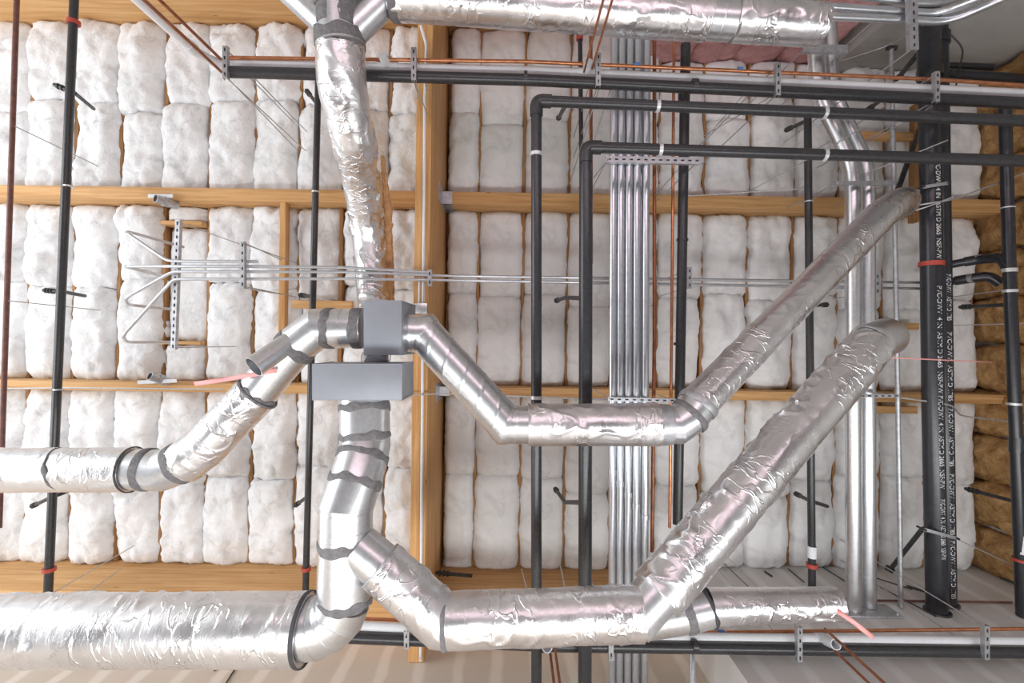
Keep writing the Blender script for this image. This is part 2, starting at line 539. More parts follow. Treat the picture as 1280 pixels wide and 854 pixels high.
def batt(name, mat, label, cat, group, cx, cy, w, h, H, seed, puff, jag=0.02, nu=18, nv=24, fn=None, top=None, edge=0.50):
    """a soft fibreglass batt: bulging face, pinched ends, ragged outline, closed sides"""
    vs, fs = [], []
    top = ZD - 0.004 if top is None else top
    sv = Vector((seed * 1.37, seed * 2.11, seed * 0.73))
    for j in range(-1, nv + 2):
        v = max(-1.0, min(1.0, -1 + 2 * j / nv))
        for i in range(-1, nu + 2):
            u = max(-1.0, min(1.0, -1 + 2 * i / nu))
            skirt = i in (-1, nu + 1) or j in (-1, nv + 1)
            eu = edge + (1 - edge) * max(0.0, 1 - abs(u) ** 5) ** 0.6
            ev = max(edge, 0.74) + (1 - max(edge, 0.74)) * max(0.0, 1 - abs(v) ** 10) ** 0.6
            env = eu * ev
            sg = math.copysign(1, u)
            nl = noise.noise(Vector((v * 2.3, sg * 3, 0)) + sv)
            nl2 = noise.noise(Vector((v * 6.5, sg * 5, 2)) + sv)
            nl3 = noise.noise(Vector((v * 19, sg * 5, 6)) + sv)
            ww = w / 2 * (1 - 0.045 * abs(v) ** 8) + jag * (nl * 1.3 + nl2 * 0.8 + nl3 * 0.45) * abs(u) ** 3
            sg2 = math.copysign(1, v)
            hh = h / 2 + jag * (0.9 * noise.noise(Vector((u * 2.5, sg2 * 4, 7)) + sv) + 0.5 * noise.noise(Vector((u * 9, sg2 * 4, 7)) + sv)) * abs(v) ** 5
            x, y = u * ww, v * hh
            low = noise.noise(Vector((x * 2.2, y * 1.7, 0)) + sv)
            mid = noise.noise(Vector((x * 6, y * 5, 3)) + sv)
            hi = noise.noise(Vector((x * 17, y * 15, 5)) + sv)
            fold = max(0, 1 - abs(noise.noise(Vector((x * 1.2, y * 4.2, 9)) + sv)) * 9)
            pucker = max(0, 1 - abs(noise.noise(Vector((x * 7.5, y * 0.9, 4)) + sv)) * 6) * max(0, abs(v) - 0.6) * 2
            depth = env * (H + puff * (0.75 * low + 0.40 * mid + 0.20 * hi) - puff * 0.5 * fold * max(0, low + 0.3) - puff * 0.35 * pucker + puff * 0.4 * (1 - u * u))
            if skirt: depth = 0.0
            if fn:
                vs.append(fn(x, y, depth))
            else:
                vs.append(W(cx + x, cy + y, top - max(0.0, depth)))
    m = nu + 3
    for j in range(nv + 2):
        for i in range(nu + 2):
            a = j * m + i
            fs.append((a, a + 1, a + m + 1, a + m))
    o = mesh(name, vs, fs, mat, None, sharp=70)
    return tag(o, label, cat, group)

sd = 1
HALF = ['upper', 'lower']
def batt_col(xa, xb, r, word, side, puff, gap, H, jag):
    global sd
    y0, y1 = ROWS[r]
    mid = (y0 + y1) / 2 + random.uniform(-0.16, 0.16) + (0.05 if side == 'left' else 0)
    xm = (xa + xb) / 2
    if side == 'right' and xm > 4.1 and r == 0: y0 = YNF
    elif side == 'right' and xm > 1.9 and r == 0: y0 = 3.74
    if side == 'right' and r == 2 and xm > XC - 0.1: y1 = YSF
    for hf, (ya, yb) in enumerate(((y0, mid), (mid, y1))):
        tone = 'bright white' if side == 'left' else 'greyish white'
        g = gap + random.uniform(-0.012, 0.018)
        batt('insulation_batt', M['batt'] if side == 'left' else M['flatbatt'], f'{tone} batt, {HALF[hf]} piece, {word} column {side} of tall beam, {ROWN[r]} row', 'insulation',
             'white ceiling batts', (xa + xb) / 2 + random.uniform(-1, 1) * jag * 0.6, (ya + yb) / 2, xb - xa - g, ya - yb + 0.012, H * random.uniform(0.93, 1.08), sd, puff * random.uniform(0.8, 1.25), jag)
        sd += 1

for r in range(3):
    edges = [BEAMX[0] - 0.004] + [x for x in LL if x < BEAMX[0] - 0.12 and x > XL - 0.1]
    edges = edges[:11]
    for k in range(len(edges) - 1):
        if r == 1 and k == 5:
            continue
        batt_col(edges[k + 1], edges[k], r, ORD[k], 'left', 0.115, -0.010, 0.275, 0.036)
    ed = [BEAMX[1] + 0.03] + [x for x in LR if x < XR - 0.2] + [XR - 0.02]
    for k in range(len(ed) - 1):
        batt_col(ed[k], ed[k + 1], r, ORD[k], 'right', 0.05 if ed[k] < 1.4 else 0.085, -0.004, 0.268, 0.016 if ed[k] < 1.4 else 0.03)

# the framed recess in the middle row with sunk batts
edges = [BEAMX[0] - 0.004] + [x for x in LL if x < BEAMX[0] - 0.12]
xa, xb = edges[6], edges[5]
for (ya, yb, H, lab) in ((ROWS[1][0], 1.52, 0.19, 'small sunk batt above the short board by the bent conduits'),
                         (1.46, -0.06, 0.13, 'sunk grey white batt behind the bent conduit loops'),
                         (-0.10, ROWS[1][1], 0.22, 'small bulging batt behind the stub pipe on the lower purlin')):
    batt('insulation_batt', M['batt'], lab, 'insulation', 'white ceiling batts', (xa + xb) / 2, (ya + yb) / 2, xb - xa - 0.05, ya - yb - 0.01, H, sd, 0.06, 0.02)
    sd += 1
def block(x0, x1, y, h, zb, label, mat='woodx'):
    o = mesh('blocking_board', *vbox(x0, x1, y - h / 2, y + h / 2, zb, ZD - 0.003, 0.004), M[mat], None, sharp=25)
    return tag(o, label, 'board', 'short boards between joists')
block(xa + 0.03, xb - 0.03, 1.49, 0.05, ZB - 0.03, 'short timber board across the recess above the bent conduits')
block(xa + 0.03, xb - 0.03, -0.08, 0.045, ZB - 0.02, 'short timber board across the recess below the bent conduits')
def pblock(px0, px1, py, hpx, z, label):
    a, b = V(px0, py, z), V(px1, py, z)
    o = mesh('blocking_board', *bevel_box((a + b) / 2, Vector(((b - a).length / 2, 0, 0)), Vector((0, hpx * z / F / 2, 0)), Vector((0, 0, 0.04)), 0.004), M['woodx'], None, sharp=25)
    return tag(o, label, 'board', 'short boards between joists')
pblock(366, 441, 381, 10, 6.10, 'pale short timber board above the silver elbow left of the upper box')
pblock(1083, 1146, 408, 8, 6.16, 'short orange board beside open end of the large diagonal foil duct')
pblock(1084, 1144, 512, 9, 6.16, 'short orange board just below the lower purlin near the twin flues')
pblock(1062, 1146, 171, 10, 6.14, 'short orange board beside the bend of the twin flues')
pj = V(355, 336, 6.12)
o = mesh('roof_joist', *bevel_box(pj, Vector((0.04, 0, 0)), Vector((0, 0.84, 0)), Vector((0, 0, 0.05)), 0.004), M['woody'], None, sharp=25)
tag(o, 'pale joist standing proud of the batts left of the silver elbow', 'joist', 'narrow joists between the batts')
pj = V(1143, 205, 6.12)
o = mesh('roof_joist', *bevel_box(pj, Vector((0.035, 0, 0)), Vector((0, 0.75, 0)), Vector((0, 0, 0.05)), 0.004), M['joist'], None, sharp=25)
tag(o, 'red brown upright joist edge just left of the thick black pipes', 'joist', 'narrow joists between the batts')

# pink batts on the far wall, brown fibre batts on the right-hand wall
k = 0
for i, x in enumerate([2.0 + 0.57 * i for i in range(4)]):
    def fn(a, b, d, x=x):
        return W(x + a, 3.96 - d, 5.75 + b)
    batt('wall_batt', M['pinkbatt'], f'pink wall batt above the top pipes, {ORD[i]} from the left of four', 'insulation', 'pink wall batts', 0, 0, 0.58, 1.45, 0.2, 300 + i, 0.05, 0.02, fn=fn, edge=0.85)
for i in range(11):
    y = 3.35 - i * 0.598
    def fn(a, b, d, y=y):
        return W(XR + 0.155 - d, y + a, 5.80 + b)
    batt('wall_batt', M['brownbatt'], f'brown fibrous batt on right-hand wall, {ORD[i]} down from the top corner', 'insulation', 'brown wall batts', 0, 0, 0.585, 1.48, 0.12, 340 + i, 0.14, 0.03, nu=18, nv=40, fn=fn)

# ------------------------------------------------------------------ ducts
def foil_duct(name, label, pts, r, seed, amp=0.010, ends=(), parent=None, wrap=0.55, step=0.018, seg=80, lines=1.0):
    t = thing(name, label, 'duct', pts[0])
    foil(t, 'foil_jacket', pts, r, seg, step, crumple(seed, amp, wrap, lines=lines))
    return t
def axis(a, b): return (b - a).normalized()

# lower trunk along the bottom left
p = VV((-40, 789, 3.32), (383, 786, 3.32))
t = foil_duct('insulated_duct', 'big wrinkled foil insulated duct along the bottom left', p, 0.232, 3, 0.012)
band(p[1] - axis(*p) * 0.006, axis(*p), 0.236, 0.03, M['darkband'], t, 'end_band')
# silver elbow joining it
q = VV((383, 785, 3.32), (397, 784, 3.32), (412, 778, 3.32), (423, 767, 3.32), (430, 750, 3.32))
t = thing('duct_elbow', 'gored silver elbow where the big bottom left duct turns upward', 'duct', q[0])
mesh('gored_bend', *sweep(q, [0.205, 0.198, 0.192, 0.186, 0.182], 48), M['galv'], t, sharp=8)
for i in range(1, 4):
    m = (axis(q[i - 1], q[i]) + axis(q[i], q[i + 1])).normalized()
    mesh('gore_seam', *sweep([q[i] - m * 0.004, q[i] + m * 0.004], [0.201, 0.195, 0.189][i - 1], 48), M['galv'], t)
# silver offset run up to the lower box
q = VV((430.5, 750, 3.32), (432.5, 636, 3.32), (444, 602, 3.38), (453, 572, 3.47), (456.5, 556, 3.53), (455.5, 500, 3.58))
t = thing('silver_duct', 'bare silver duct with smeared grey bands below the lower box', 'duct', q[0])
mesh('duct_section', *sweep(q, 0.181, 56), M['galv'], t, sharp=8)
for i in (2, 3):
    m = (axis(q[i - 1], q[i]) + axis(q[i], q[i + 1])).normalized()
    band(q[i], m, 0.183, 0.05, M['mastic'], t, 'sealant_band', 0.028, 10 + i)
for a, b, f_, w in ((0, 1, 0.0, 0.055), (0, 1, 0.63, 0.06), (4, 5, 0.2, 0.045), (4, 5, 0.84, 0.06)):
    band(q[a].lerp(q[b], f_), axis(q[a], q[b]), 0.183, w, M['mastic'], t, 'sealant_band', 0.03, a * 7 + int(f_ * 100))
for f_ in (0.72, 0.79, 0.995):
    m = axis(q[0], q[1]); c = q[0].lerp(q[1], f_)
    mesh('seam_bead', *sweep([c - m * .003, c + m * .003], 0.1845, 48), M['galv'], t)
# branch with collar
q = VV((448, 684, 3.30), (476, 707, 3.28), (551, 775, 3.26), (562, 776, 3.26))
t = thing('insulated_duct', 'short slanting foil branch leaving the silver duct toward lower right', 'duct', q[0])
mesh('collar', *sweep([q[0], q[1] + axis(q[1], q[2]) * 0.03], 0.150, 48), M['galv'], t)
foil(t, 'foil_jacket', q[1:], 0.172, 80, 0.015, crumple(12, 0.009, 0, lines=0.9))
band(q[1], axis(q[1], q[2]), 0.168, 0.02, M['strut'], t, 'end_band')
# horizontal run
p = VV((557, 776, 3.26), (800, 767, 3.28))
t = foil_duct('insulated_duct', 'wrinkled foil duct lying level at the bottom centre', p, 0.178, 21, 0.010, lines=1.2)
band(p[0], axis(*p), 0.182, 0.03, M['mastic'], t, 'end_band', 0.004)
# long diagonal
q = VV((788, 778, 3.28), (820, 743, 3.34), (1067, 456, 4.08), (1090, 430, 4.14))
t = thing('insulated_duct', 'large foil duct rising diagonally to an open end, lower of two diagonals', 'duct', q[0])
mesh('collar', *shell([q[0], q[1] + axis(q[1], q[2]) * 0.05], 0.158, 0.01, 48), M['galv'], t)
foil(t, 'foil_jacket', [q[1], q[2], q[3]], [0.192, 0.186, 0.17], 84, 0.018, crumple(31, 0.013, 0, lines=1.3))
e = VV((1078, 440, 4.12), (1092, 427, 4.18), (1108, 421, 4.36))
mesh('open_end', *shell(e, [0.165, 0.165, 0.17], 0.008, 48), M['galv'], t)
band(e[1] - axis(e[0], e[1]) * 0.03, axis(e[0], e[1]), 0.176, 0.05, M['foil'], t, 'tape_band', 0.02, 5)
# lower right run
q = VV((770, 783, 3.92), (815, 776, 3.92), (858, 767, 3.92), (886, 760, 3.92))
t = thing('silver_duct', 'bare silver elbow under the foot of the large diagonal foil duct', 'duct', q[0])
mesh('gored_bend', *sweep(q, [0.14, 0.138, 0.150, 0.150], 48), M['galv'], t, sharp=8)
band(q[2], axis(q[1], q[3]), 0.152, 0.07, M['mastic'], t, 'sealant_band', 0.02, 4)
band(q[3], axis(q[2], q[3]), 0.153, 0.03, M['darkband'], t, 'end_band', 0.012, 8)
p = VV((886, 759, 3.92), (1047, 755, 3.92))
t = foil_duct('insulated_duct', 'small foil duct stub with pink ribbon at the lower right', p, [0.145, 0.127], 44, 0.009, wrap=0, lines=1.5)

# upper level, left
p = VV((-30, 588, 3.80), (60, 587, 3.80), (165, 587, 3.80))
t = foil_duct('insulated_duct', 'pale foil insulated duct entering at the left edge', [p[0], p[2]], 0.172, 51, 0.006, wrap=0)
a = axis(p[0], p[2])
band(V(80, 587, 3.8), (a + Vector((0, 0.28, 0.1))), 0.176, 0.018, M['mastic'], t, 'seam_band', 0.03, 3)
band(p[2], a, 0.175, 0.016, M['darkband'], t, 'end_band')
q = VV((165, 587, 3.80), (185, 587, 3.80), (203, 588, 3.80), (222, 581, 3.80), (236, 572, 3.80))
t = thing('duct_elbow', 'silver elbow between the pale left duct and the slanting foil duct', 'duct', q[0])
mesh('gored_bend', *sweep(q, 0.160, 48), M['galv'], t, sharp=8)
band(q[1], a, 0.163, 0.06, M['mastic'], t, 'sealant_band', 0.015, 6)
band(q[3] + axis(q[3], q[4]) * 0.02, axis(q[3], q[4]), 0.163, 0.07, M['mastic'], t, 'sealant_band', 0.015, 7)
q = VV((228, 580, 3.80), (255, 560, 3.80), (322, 491, 3.80))
t = foil_duct('insulated_duct', 'slanting foil duct climbing from the left toward the upper box', q, 0.168, 61, 0.011, wrap=0.7, lines=1.3)
band(q[2], axis(q[1], q[2]), 0.172, 0.02, M['mastic'], t, 'end_band')
# tap piece and elbow to the box
q = VV((318, 495, 3.80), (344, 462, 3.80), (372, 430, 3.80), (398, 410.5, 3.80), (455, 410.5, 3.80))
t = thing('duct_elbow', 'silver elbow with open side tap left of the upper box', 'duct', q[4])
mesh('gored_bend', *sweep(q, 0.155, 48), M['galv'], t, sharp=8)
s = VV((317, 459, 3.50), (362, 428, 3.72))
mesh('side_tap', *shell(s, 0.082, 0.006, 40), M['galv'], t)
band(q[0].lerp(q[1], 0.12), axis(q[0], q[1]), 0.160, 0.05, M['mastic'], t, 'sealant_band', 0.03, 12)
band(q[2] - axis(q[1], q[2]) * 0.03, axis(q[1], q[2]), 0.160, 0.075, M['mastic'], t, 'sealant_band', 0.03, 13)
band(q[3].lerp(q[4], 0.24), axis(q[3], q[4]), 0.158, 0.065, M['mastic'], t, 'sealant_band', 0.025, 14)
band(q[3].lerp(q[4], 0.88), axis(q[3], q[4]), 0.158, 0.075, M['mastic'], t, 'sealant_band', 0.012, 15)
m = axis(q[3], q[4]); c = q[3].lerp(q[4], 0.55)
mesh('seam_bead', *sweep([c - m * .004, c + m * .004], 0.159, 48), M['galv'], t)

# plenum boxes
def plenum(name, label, x0, y0, x1, y1, zf, zb):
    a, b = V(x0, y0, zf), V(x1, y1, zf)
    cx, cy = (a.x + b.x) / 2, (a.y + b.y) / 2
    ux = V(x1, y0, zf) - V(x0, y0, zf)
    uy = V(x0, y1, zf) - V(x0, y0, zf)
    t = thing(name, label, 'duct box', Vector((cx, cy, EYE + zb)))
    c = Vector((cx, cy, EYE + (zf + zb) / 2))
    mesh('box_body', *bevel_box(c, ux / 2, uy / 2, Vector((0, 0, (zb - zf) / 2)), 0.004), M['box'], t, sharp=25)
    # folded corner seams and drive cleats along the back edges
    zc = EYE + zf
    for sx in (-1, 1):
        for sy in (-1, 1):
            pt = Vector((cx, cy, 0)) + ux * 0.5 * sx + uy * 0.5 * sy
            mesh('corner_seam', *bar(Vector((pt.x, pt.y, zc + 0.002)), Vector((pt.x, pt.y, EYE + zb)), 0.008, 0.008), M['box'], t, smooth=False)
    for s in (-1, 1):
        pc = Vector((cx, cy, zc + 0.004)) + uy * 0.5 * s
        mesh('folded_edge', *bar(pc - ux * 0.5, pc + ux * 0.5, 0.006, 0.006), M['box'], t, smooth=False)
        pc = Vector((cx, cy, zc + 0.004)) + ux * 0.5 * s
        mesh('folded_edge', *bar(pc - uy * 0.5, pc + uy * 0.5, 0.006, 0.006), M['box'], t, smooth=False)
    return t
plenum('plenum_box', 'upper grey sheet metal box joining the side ducts', 455, 376, 501.5, 443.5, 3.60, 4.14)
plenum('plenum_box', 'wide lower grey sheet metal box above the silver duct', 390.5, 455.5, 502, 500, 3.36, 3.77)
q = VV((470, 440, 3.80), (470, 458, 3.62))
t = thing('duct_collar', 'short round silver collar between the two grey boxes', 'duct', q[0])
mesh('collar', *sweep(VV((470, 441, 3.95), (470, 458, 3.70)), 0.10, 40), M['galv'], t)
band(V(470, 447, 3.87), axis(*q), 0.112, 0.014, M['galv'], t, 'flange')

# right spiral duct
q = VV((499, 416.5, 3.80), (530, 417, 3.80), (633, 531, 3.80), (664, 531, 3.80))
t = thing('spiral_duct', 'bare silver spiral duct slanting down from the right of the upper box', 'duct', q[0])
mesh('duct_section', *sweep(q, [0.148, 0.148, 0.150, 0.150], 64, 0.012, spiral(0.19, 0.0035)), M['galv'], t, sharp=60)
for i in (1, 2):
    m = (axis(q[i - 1], q[i]) + axis(q[i], q[i + 1])).normalized()
    a0, a1 = q[i] - m * 0.004, q[i] + m * 0.004
    d = axis(q[i - 1], q[i])
    vs, fs = sweep([q[i] - d * 0.006, q[i], q[i] + axis(q[i], q[i + 1]) * 0.006], 0.156, 64)
    mesh('mitre_seam', vs, fs, M['galv'], t)
p = VV((660, 531, 3.80), (822, 531, 3.80))
t = foil_duct('insulated_duct', 'level foil duct crossing the vertical pipes at centre right', p, [0.166, 0.17], 71, 0.007, wrap=0.4)
q = VV((820, 531, 3.80), (846, 531, 3.80), (862, 520, 3.81), (874, 503, 3.84))
t = thing('duct_elbow', 'taped silver elbow at the foot of the narrower diagonal duct', 'duct', q[0])
mesh('gored_bend', *sweep(q, [0.152, 0.150, 0.148, 0.150], 48), M['galv'], t, sharp=8)
band(q[0].lerp(q[1], 0.35), axis(q[0], q[1]), 0.158, 0.10, M['strut'], t, 'tape_band', 0.008, 3)
band(q[2], axis(q[1], q[3]), 0.156, 0.05, M['mastic'], t, 'sealant_band', 0.01, 4)
band(q[3] - axis(q[2], q[3]) * 0.02, axis(q[2], q[3]), 0.158, 0.06, M['strut'], t, 'tape_band', 0.01, 5)
q = VV((866, 511, 3.84), (1000, 374, 4.30), (1102, 268, 4.72), (1121, 254, 4.86), (1130, 251, 5.08))
t = thing('insulated_duct', 'long narrow foil duct rising diagonally, upper of two diagonals', 'duct', q[0])
foil(t, 'foil_jacket', q[:3], [0.148, 0.144, 0.148], 72, 0.02, crumple(81, 0.006, 1.1, lines=0.8))
foil(t, 'bent_end', fillet([q[2] - axis(q[1], q[2]) * 0.02, q[3], q[4]], 0.14, 6), 0.146, 72, 0.02, crumple(83, 0.010, 0, lines=2.0))

# duct from the top wye down behind the box
q = VV((426, 55, 4.12), (427, 105, 4.22), (440, 167, 4.45), (452, 233, 4.95), (461, 290, 5.28), (466, 372, 5.30), (470, 400, 5.0))
t = thing('insulated_duct', 'crumpled foil duct hanging from the top fitting down behind the upper box', 'duct', q[0])
foil(t, 'foil_jacket', fillet(q, 0.25, 4), [0.20] + [0.212] * 5 + [0.195] * 5 + [0.182] * 5 + [0.172] * 5 + [0.165] * 5 + [0.165], 80, 0.02, crumple(91, 0.020, 0, lines=1.0))
kr = VV((478, 195, 4.95), (484, 260, 5.30), (486, 330, 5.36), (487, 378, 5.36))
mesh('kraft_edge', *sweep(kr, [0.02, 0.045, 0.05, 0.05], 20, 0.03, wobble(4, 0.02)), M['kraft'], t)

# wye at the top
t = thing('duct_wye', 'three-way duct fitting smeared with dark sealant at the top', 'duct', V(423, 0, 4.1))
q = VV((421, -60, 3.98), (424, 40, 4.10), (426, 58, 4.12))
mesh('trunk', *sweep(q, [0.185, 0.185, 0.21], 48), M['galv'], t, sharp=30)
b1 = VV((340, -34, 4.10), (420, 40, 4.10))
mesh('branch', *sweep(b1, 0.125, 40), M['galv'], t)
b2 = VV((432, 48, 4.12), (486, -6, 4.10))
mesh('branch', *sweep(b2, 0.130, 40), M['galv'], t)
band(V(425, 50, 4.115), axis(q[0], q[1]), 0.207, 0.12, M['mastic'], t, 'sealant_band', 0.04, 21)
band(V(422, 10, 4.06), axis(q[0], q[1]), 0.187, 0.02, M['mastic'], t, 'sealant_band', 0.02, 22)
band(V(484, -3, 4.10), axis(*b2), 0.138, 0.09, M['mastic'], t, 'sealant_band', 0.02, 23)
for sgn, wv, sdx in ((0.8, 0.11, 1), (-0.55, 0.05, 2)):
    # brushed-on strip of sealant down each side of the trunk
    vs, fs = [], []
    dd = axis(q[0], q[1]); nn = Vector((-1, 0, 0)); dn = Vector((0, 0, -1))
    for j in range(15):
        c = q[0].lerp(q[1], j / 14)
        for i in range(9):
            th = sgn + (i - 4) / 4 * (0.48 if sgn > 0 else 0.36) * (1 + 0.25 * noise.noise(Vector((j * 0.7, (1 if i > 4 else -1) * 2, sdx * 4))))
            vs.append(c + (nn * math.sin(th) + dn * math.cos(th)) * 0.189)
    for j in range(14):
        for i in range(8):
            a = j * 9 + i
            fs.append((a, a + 1, a + 10, a + 9))
    o = mesh('sealant_strip', vs, fs, M['mastic'], t)
    o.modifiers.new('thick', 'SOLIDIFY').thickness = 0.004
# top run
p = VV((492, -4, 4.10), (884, 22, 4.10))
t = foil_duct('insulated_duct', 'long foil insulated duct along the top edge right of the fitting', p, 0.186, 101, 0.010, wrap=0.6)
band(p[0] + axis(*p) * 0.02, axis(*p), 0.19, 0.07, M['mastic'], t, 'end_band', 0.01, 2)
p = VV((880, 22, 4.10), (922, 25, 4.10))
t = thing('silver_duct', 'short bare silver sleeve between the two foil ducts at the top', 'duct', p[0])
mesh('duct_section', *sweep(p, 0.168, 48), M['galv'], t)
band(p[1] - axis(*p) * 0.03, axis(*p), 0.171, 0.025, M['mastic'], t, 'sealant_band', 0.015, 3)
band(p[0].lerp(p[1], 0.45), axis(*p), 0.170, 0.012, M['galv'], t, 'seam_bead')
p = VV((916, 24, 4.10), (1026, 32, 4.10))
foil_duct('insulated_duct', 'short foil insulated duct end at the top right', p, [0.178, 0.165], 111, 0.009, wrap=0)

# twin flues
def flue(dx, label, dz=0.0):
    q = VV((1018 + dx, 30, 5.25 + dz), (1022 + dx, 116, 5.28 + dz), (1064 + dx, 205, 5.3 + dz), (1066 + dx, 240, 5.3 + dz))
    end = V(1067 + dx, 757, 5.3 + dz)
    end.y = YSF + 0.03
    q.append(end)
    t = thing('flue_pipe', label, 'duct', end, 'twin galvanized flues')
    mesh('pipe_run', *sweep(fillet(q, 0.28, 5), 0.078, 36), M['galv'], t, sharp=12)
    for py in (275, 420, 600, 720):
        c = V(1066.5 + dx, py, 5.3 + dz)
        mesh('joint_bead', *sweep([c + Vector((0, -.012, 0)), c + Vector((0, .012, 0))], 0.0795, 36), M['galv'], t)
flue(0, 'left pipe of the twin galvanized flues standing on the drywall plate')
flue(18.2, 'right pipe of the twin galvanized flues standing on the drywall plate', 0.075)
c = V(1083, 762, 5.3)
t = thing('flue_plate', 'flat metal plate on drywall at the foot of the twin flues', 'plate', Vector((c.x, YSF, c.z)))
mesh('plate', *bevel_box(Vector((c.x, YSF + 0.014, c.z)), Vector((0.31, 0, 0)), Vector((0, 0.012, 0)), Vector((0, 0, 0.13)), 0.004), M['strut'], t, sharp=25)
for sx in (-0.27, 0.27):
    mesh('plate_bolt', *sweep([Vector((c.x + sx, YSF + 0.02, c.z - 0.09)), Vector((c.x + sx, YSF + 0.045, c.z - 0.09))], 0.014, 6), M['strut'], t, smooth=False)

# ------------------------------------------------------------------ pipes
def pipe(name, label, cat, pts, r, mat, group=None, bands=(), corner=None, bandmat='clip', bandw=0.04, elbows=True, seg=20, fit=None):
    """pipe run with elbow fittings at its corners and clips; bands = points on the run"""
    corner = corner or r * 2.2
    if not bands and len(pts) == 2:
        o = mesh(name, *sweep(pts, r, seg), mat, None, loc=pts[-1])
        return tag(o, label, cat, group)
    t = thing(name, label, cat, pts[-1], group)
    mesh('pipe_run', *sweep(fillet(pts, corner, 6), r, seg), mat, t)
    if elbows:
        for i in range(1, len(pts) - 1):
            a, b, c = pts[i - 1], pts[i], pts[i + 1]
            p0, p1 = b + (a - b).normalized() * corner * 1.35, b + (c - b).normalized() * corner * 1.35
            mesh('elbow', *sweep(fillet([p0, b, p1], corner, 6), r * 1.22, seg), fit or mat, t)
    for bd in bands:
        P, d = bd[0], bd[1]
        m = bd[2] if len(bd) > 2 else bandmat
        w = bd[3] if len(bd) > 3 else bandw
        mesh({'clip': 'clip_ring', 'red': 'red_collar', 'white': 'white_label', 'blue': 'blue_tape'}.get(m, 'coupling'), *sweep([P - d * w / 2, P + d * w / 2], r * (1.18 if m != 'red' else (1.5 if r < 0.08 else 1.15)), seg), M[m], t)
    return t
DY = Vector((0, 1, 0)); DX = Vector((1, 0, 0))

# sprinkler mains and drops on the left
pipe('steel_pipe', 'thin dark red pipe down the left edge', 'pipe', VV((22, -30, 5.4), (-1, 660, 5.4)), 0.026, M['redpipe'])
pipe('sprinkler_pipe', 'black pipe with two red collars near the left edge', 'pipe', VV((94, -30, 5.4), (60, 745, 5.4)), 0.043, M['black'], None,
     [(V(92, 28, 5.4), DY, 'red', 0.04), (V(61.5, 712, 5.4), DY, 'red', 0.04), (V(73, 487, 5.4), DY, 'clip', 0.015), (V(86, 233, 5.4), DY, 'clip', 0.015)])
pipe('sprinkler_pipe', 'thin black pipe with a red collar passing behind the grey boxes', 'pipe', VV((398, 96, 5.6), (382, 740, 5.6)), 0.037, M['black'], None,
     [(V(382.6, 711, 5.6), DY, 'red', 0.04), (V(394.5, 240, 5.6), DY, 'clip', 0.015)])
# paired horizontals at the top
pipe('drain_pipe', 'black pipe of the hung pair across the top', 'pipe', VV((286, 90, 4.55), (660, 100, 4.55), (1300, 130, 4.55)), 0.053, M['black'], None,
     [(V(657, 97.5, 4.55), DX, 'black', 0.03), (V(868, 107, 4.55), DX, 'black', 0.05)], elbows=False)
c0 = V(262, 80, 4.62)
t = thing('water_pipe', 'white pipe of the hung pair across the top, dropping down at its left end', 'pipe', c0)
riser = [Vector((c0.x + 0.03, c0.y + 0.02, 0.0)), Vector((c0.x + 0.03, c0.y + 0.02, EYE + 4.5)), V(275, 80.5, 4.65), V(660, 89, 4.65), V(1300, 118.5, 4.65)]
mesh('pipe_run', *sweep(fillet(riser, 0.1, 5), 0.046, 24), M['pvc'], t)
mesh('coupling', *sweep([riser[1] - Vector((0, 0, 0.16)), riser[1] - Vector((0, 0, 0.06))], 0.056, 24), M['pvc'], t)
for px, py in ((485, 84.5), (735, 92)):
    a = V(px, py, 4.65)
    mesh('tee_stub', *sweep([a, a + Vector((0.02, 0.045, -0.12))], 0.043, 20), M['pvc'], t)
    mesh('tee_body', *sweep([a - DX * 0.1, a + DX * 0.1], 0.053, 24), M['pvc'], t)
# copper along it
pipe('copper_tube', 'copper tube running beside the hung pipe pair across the top', 'pipe', VV((285, 72, 4.6), (660, 77, 4.6), (1160, 99, 4.6), (1300, 108, 4.6)), 0.017, M['copper'], None,
     [(V(796, 81, 4.6), DX, 'blue', 0.06), (V(925, 86.5, 4.6), DX, 'blue', 0.05)], elbows=False)
for (px, py, lab) in ((276, 74, 'right copper drop beside the white pipe at upper left'), (277, 90, 'left copper drop beside the white pipe at upper left')):
    a = V(px, py, 4.60)
    pipe('copper_tube', lab, 'pipe', [Vector((a.x, a.y, 0.0)), a], 0.014, M['oldcopper'])
for (px, py, lab) in ((730, 90, 'left copper drop at the top centre in front of the foil duct'), (740, 86, 'right copper drop at the top centre in front of the foil duct')):
    a = V(px, py, 4.50)
    pipe('copper_tube', lab, 'pipe', [Vector((a.x, a.y, 0.0)), a], 0.010, M['copper'])

# strut hangers
def strut(px0, py0, px1, py1, z, label, w=0.042, rods=True, holes=True, group='slotted strut hangers', name='strut_hanger'):
    a, b = V(px0, py0, z), V(px1, py1, z)
    t = thing(name, label, 'bracket', b, group)
    d = (b - a).normalized()
    s = d.cross(Vector((0, 0, 1))).normalized()
    buf = Buf()
    buf.add(bar(a, b, w, 0.005))
    for k in (-1, 1):
        buf.add(bar(a + s * k * w / 2 + Vector((0, 0, 0.02)), b + s * k * w / 2 + Vector((0, 0, 0.02)), 0.004, 0.042))
    ch = buf.build('channel', M['strut'], t, smooth=False)
    if holes:
        L = (b - a).length
        n = max(2, int(L / 0.07))
        for i in range(n):
            c = a + d * L * (i + 0.5) / n + Vector((0, 0, -0.0035))
            mesh('slot', *bar(c - d * 0.016, c + d * 0.016, 0.013, 0.003), M['hole'], ch, smooth=False)
    if rods:
        for q in (a + d * 0.02, b - d * 0.02):
            mesh('threaded_rod', *sweep([q - Vector((0, 0, 0.015)), Vector((q.x, q.y, EYE + ZB - 0.02))], 0.006, 8), M['wire'], t)
    return t
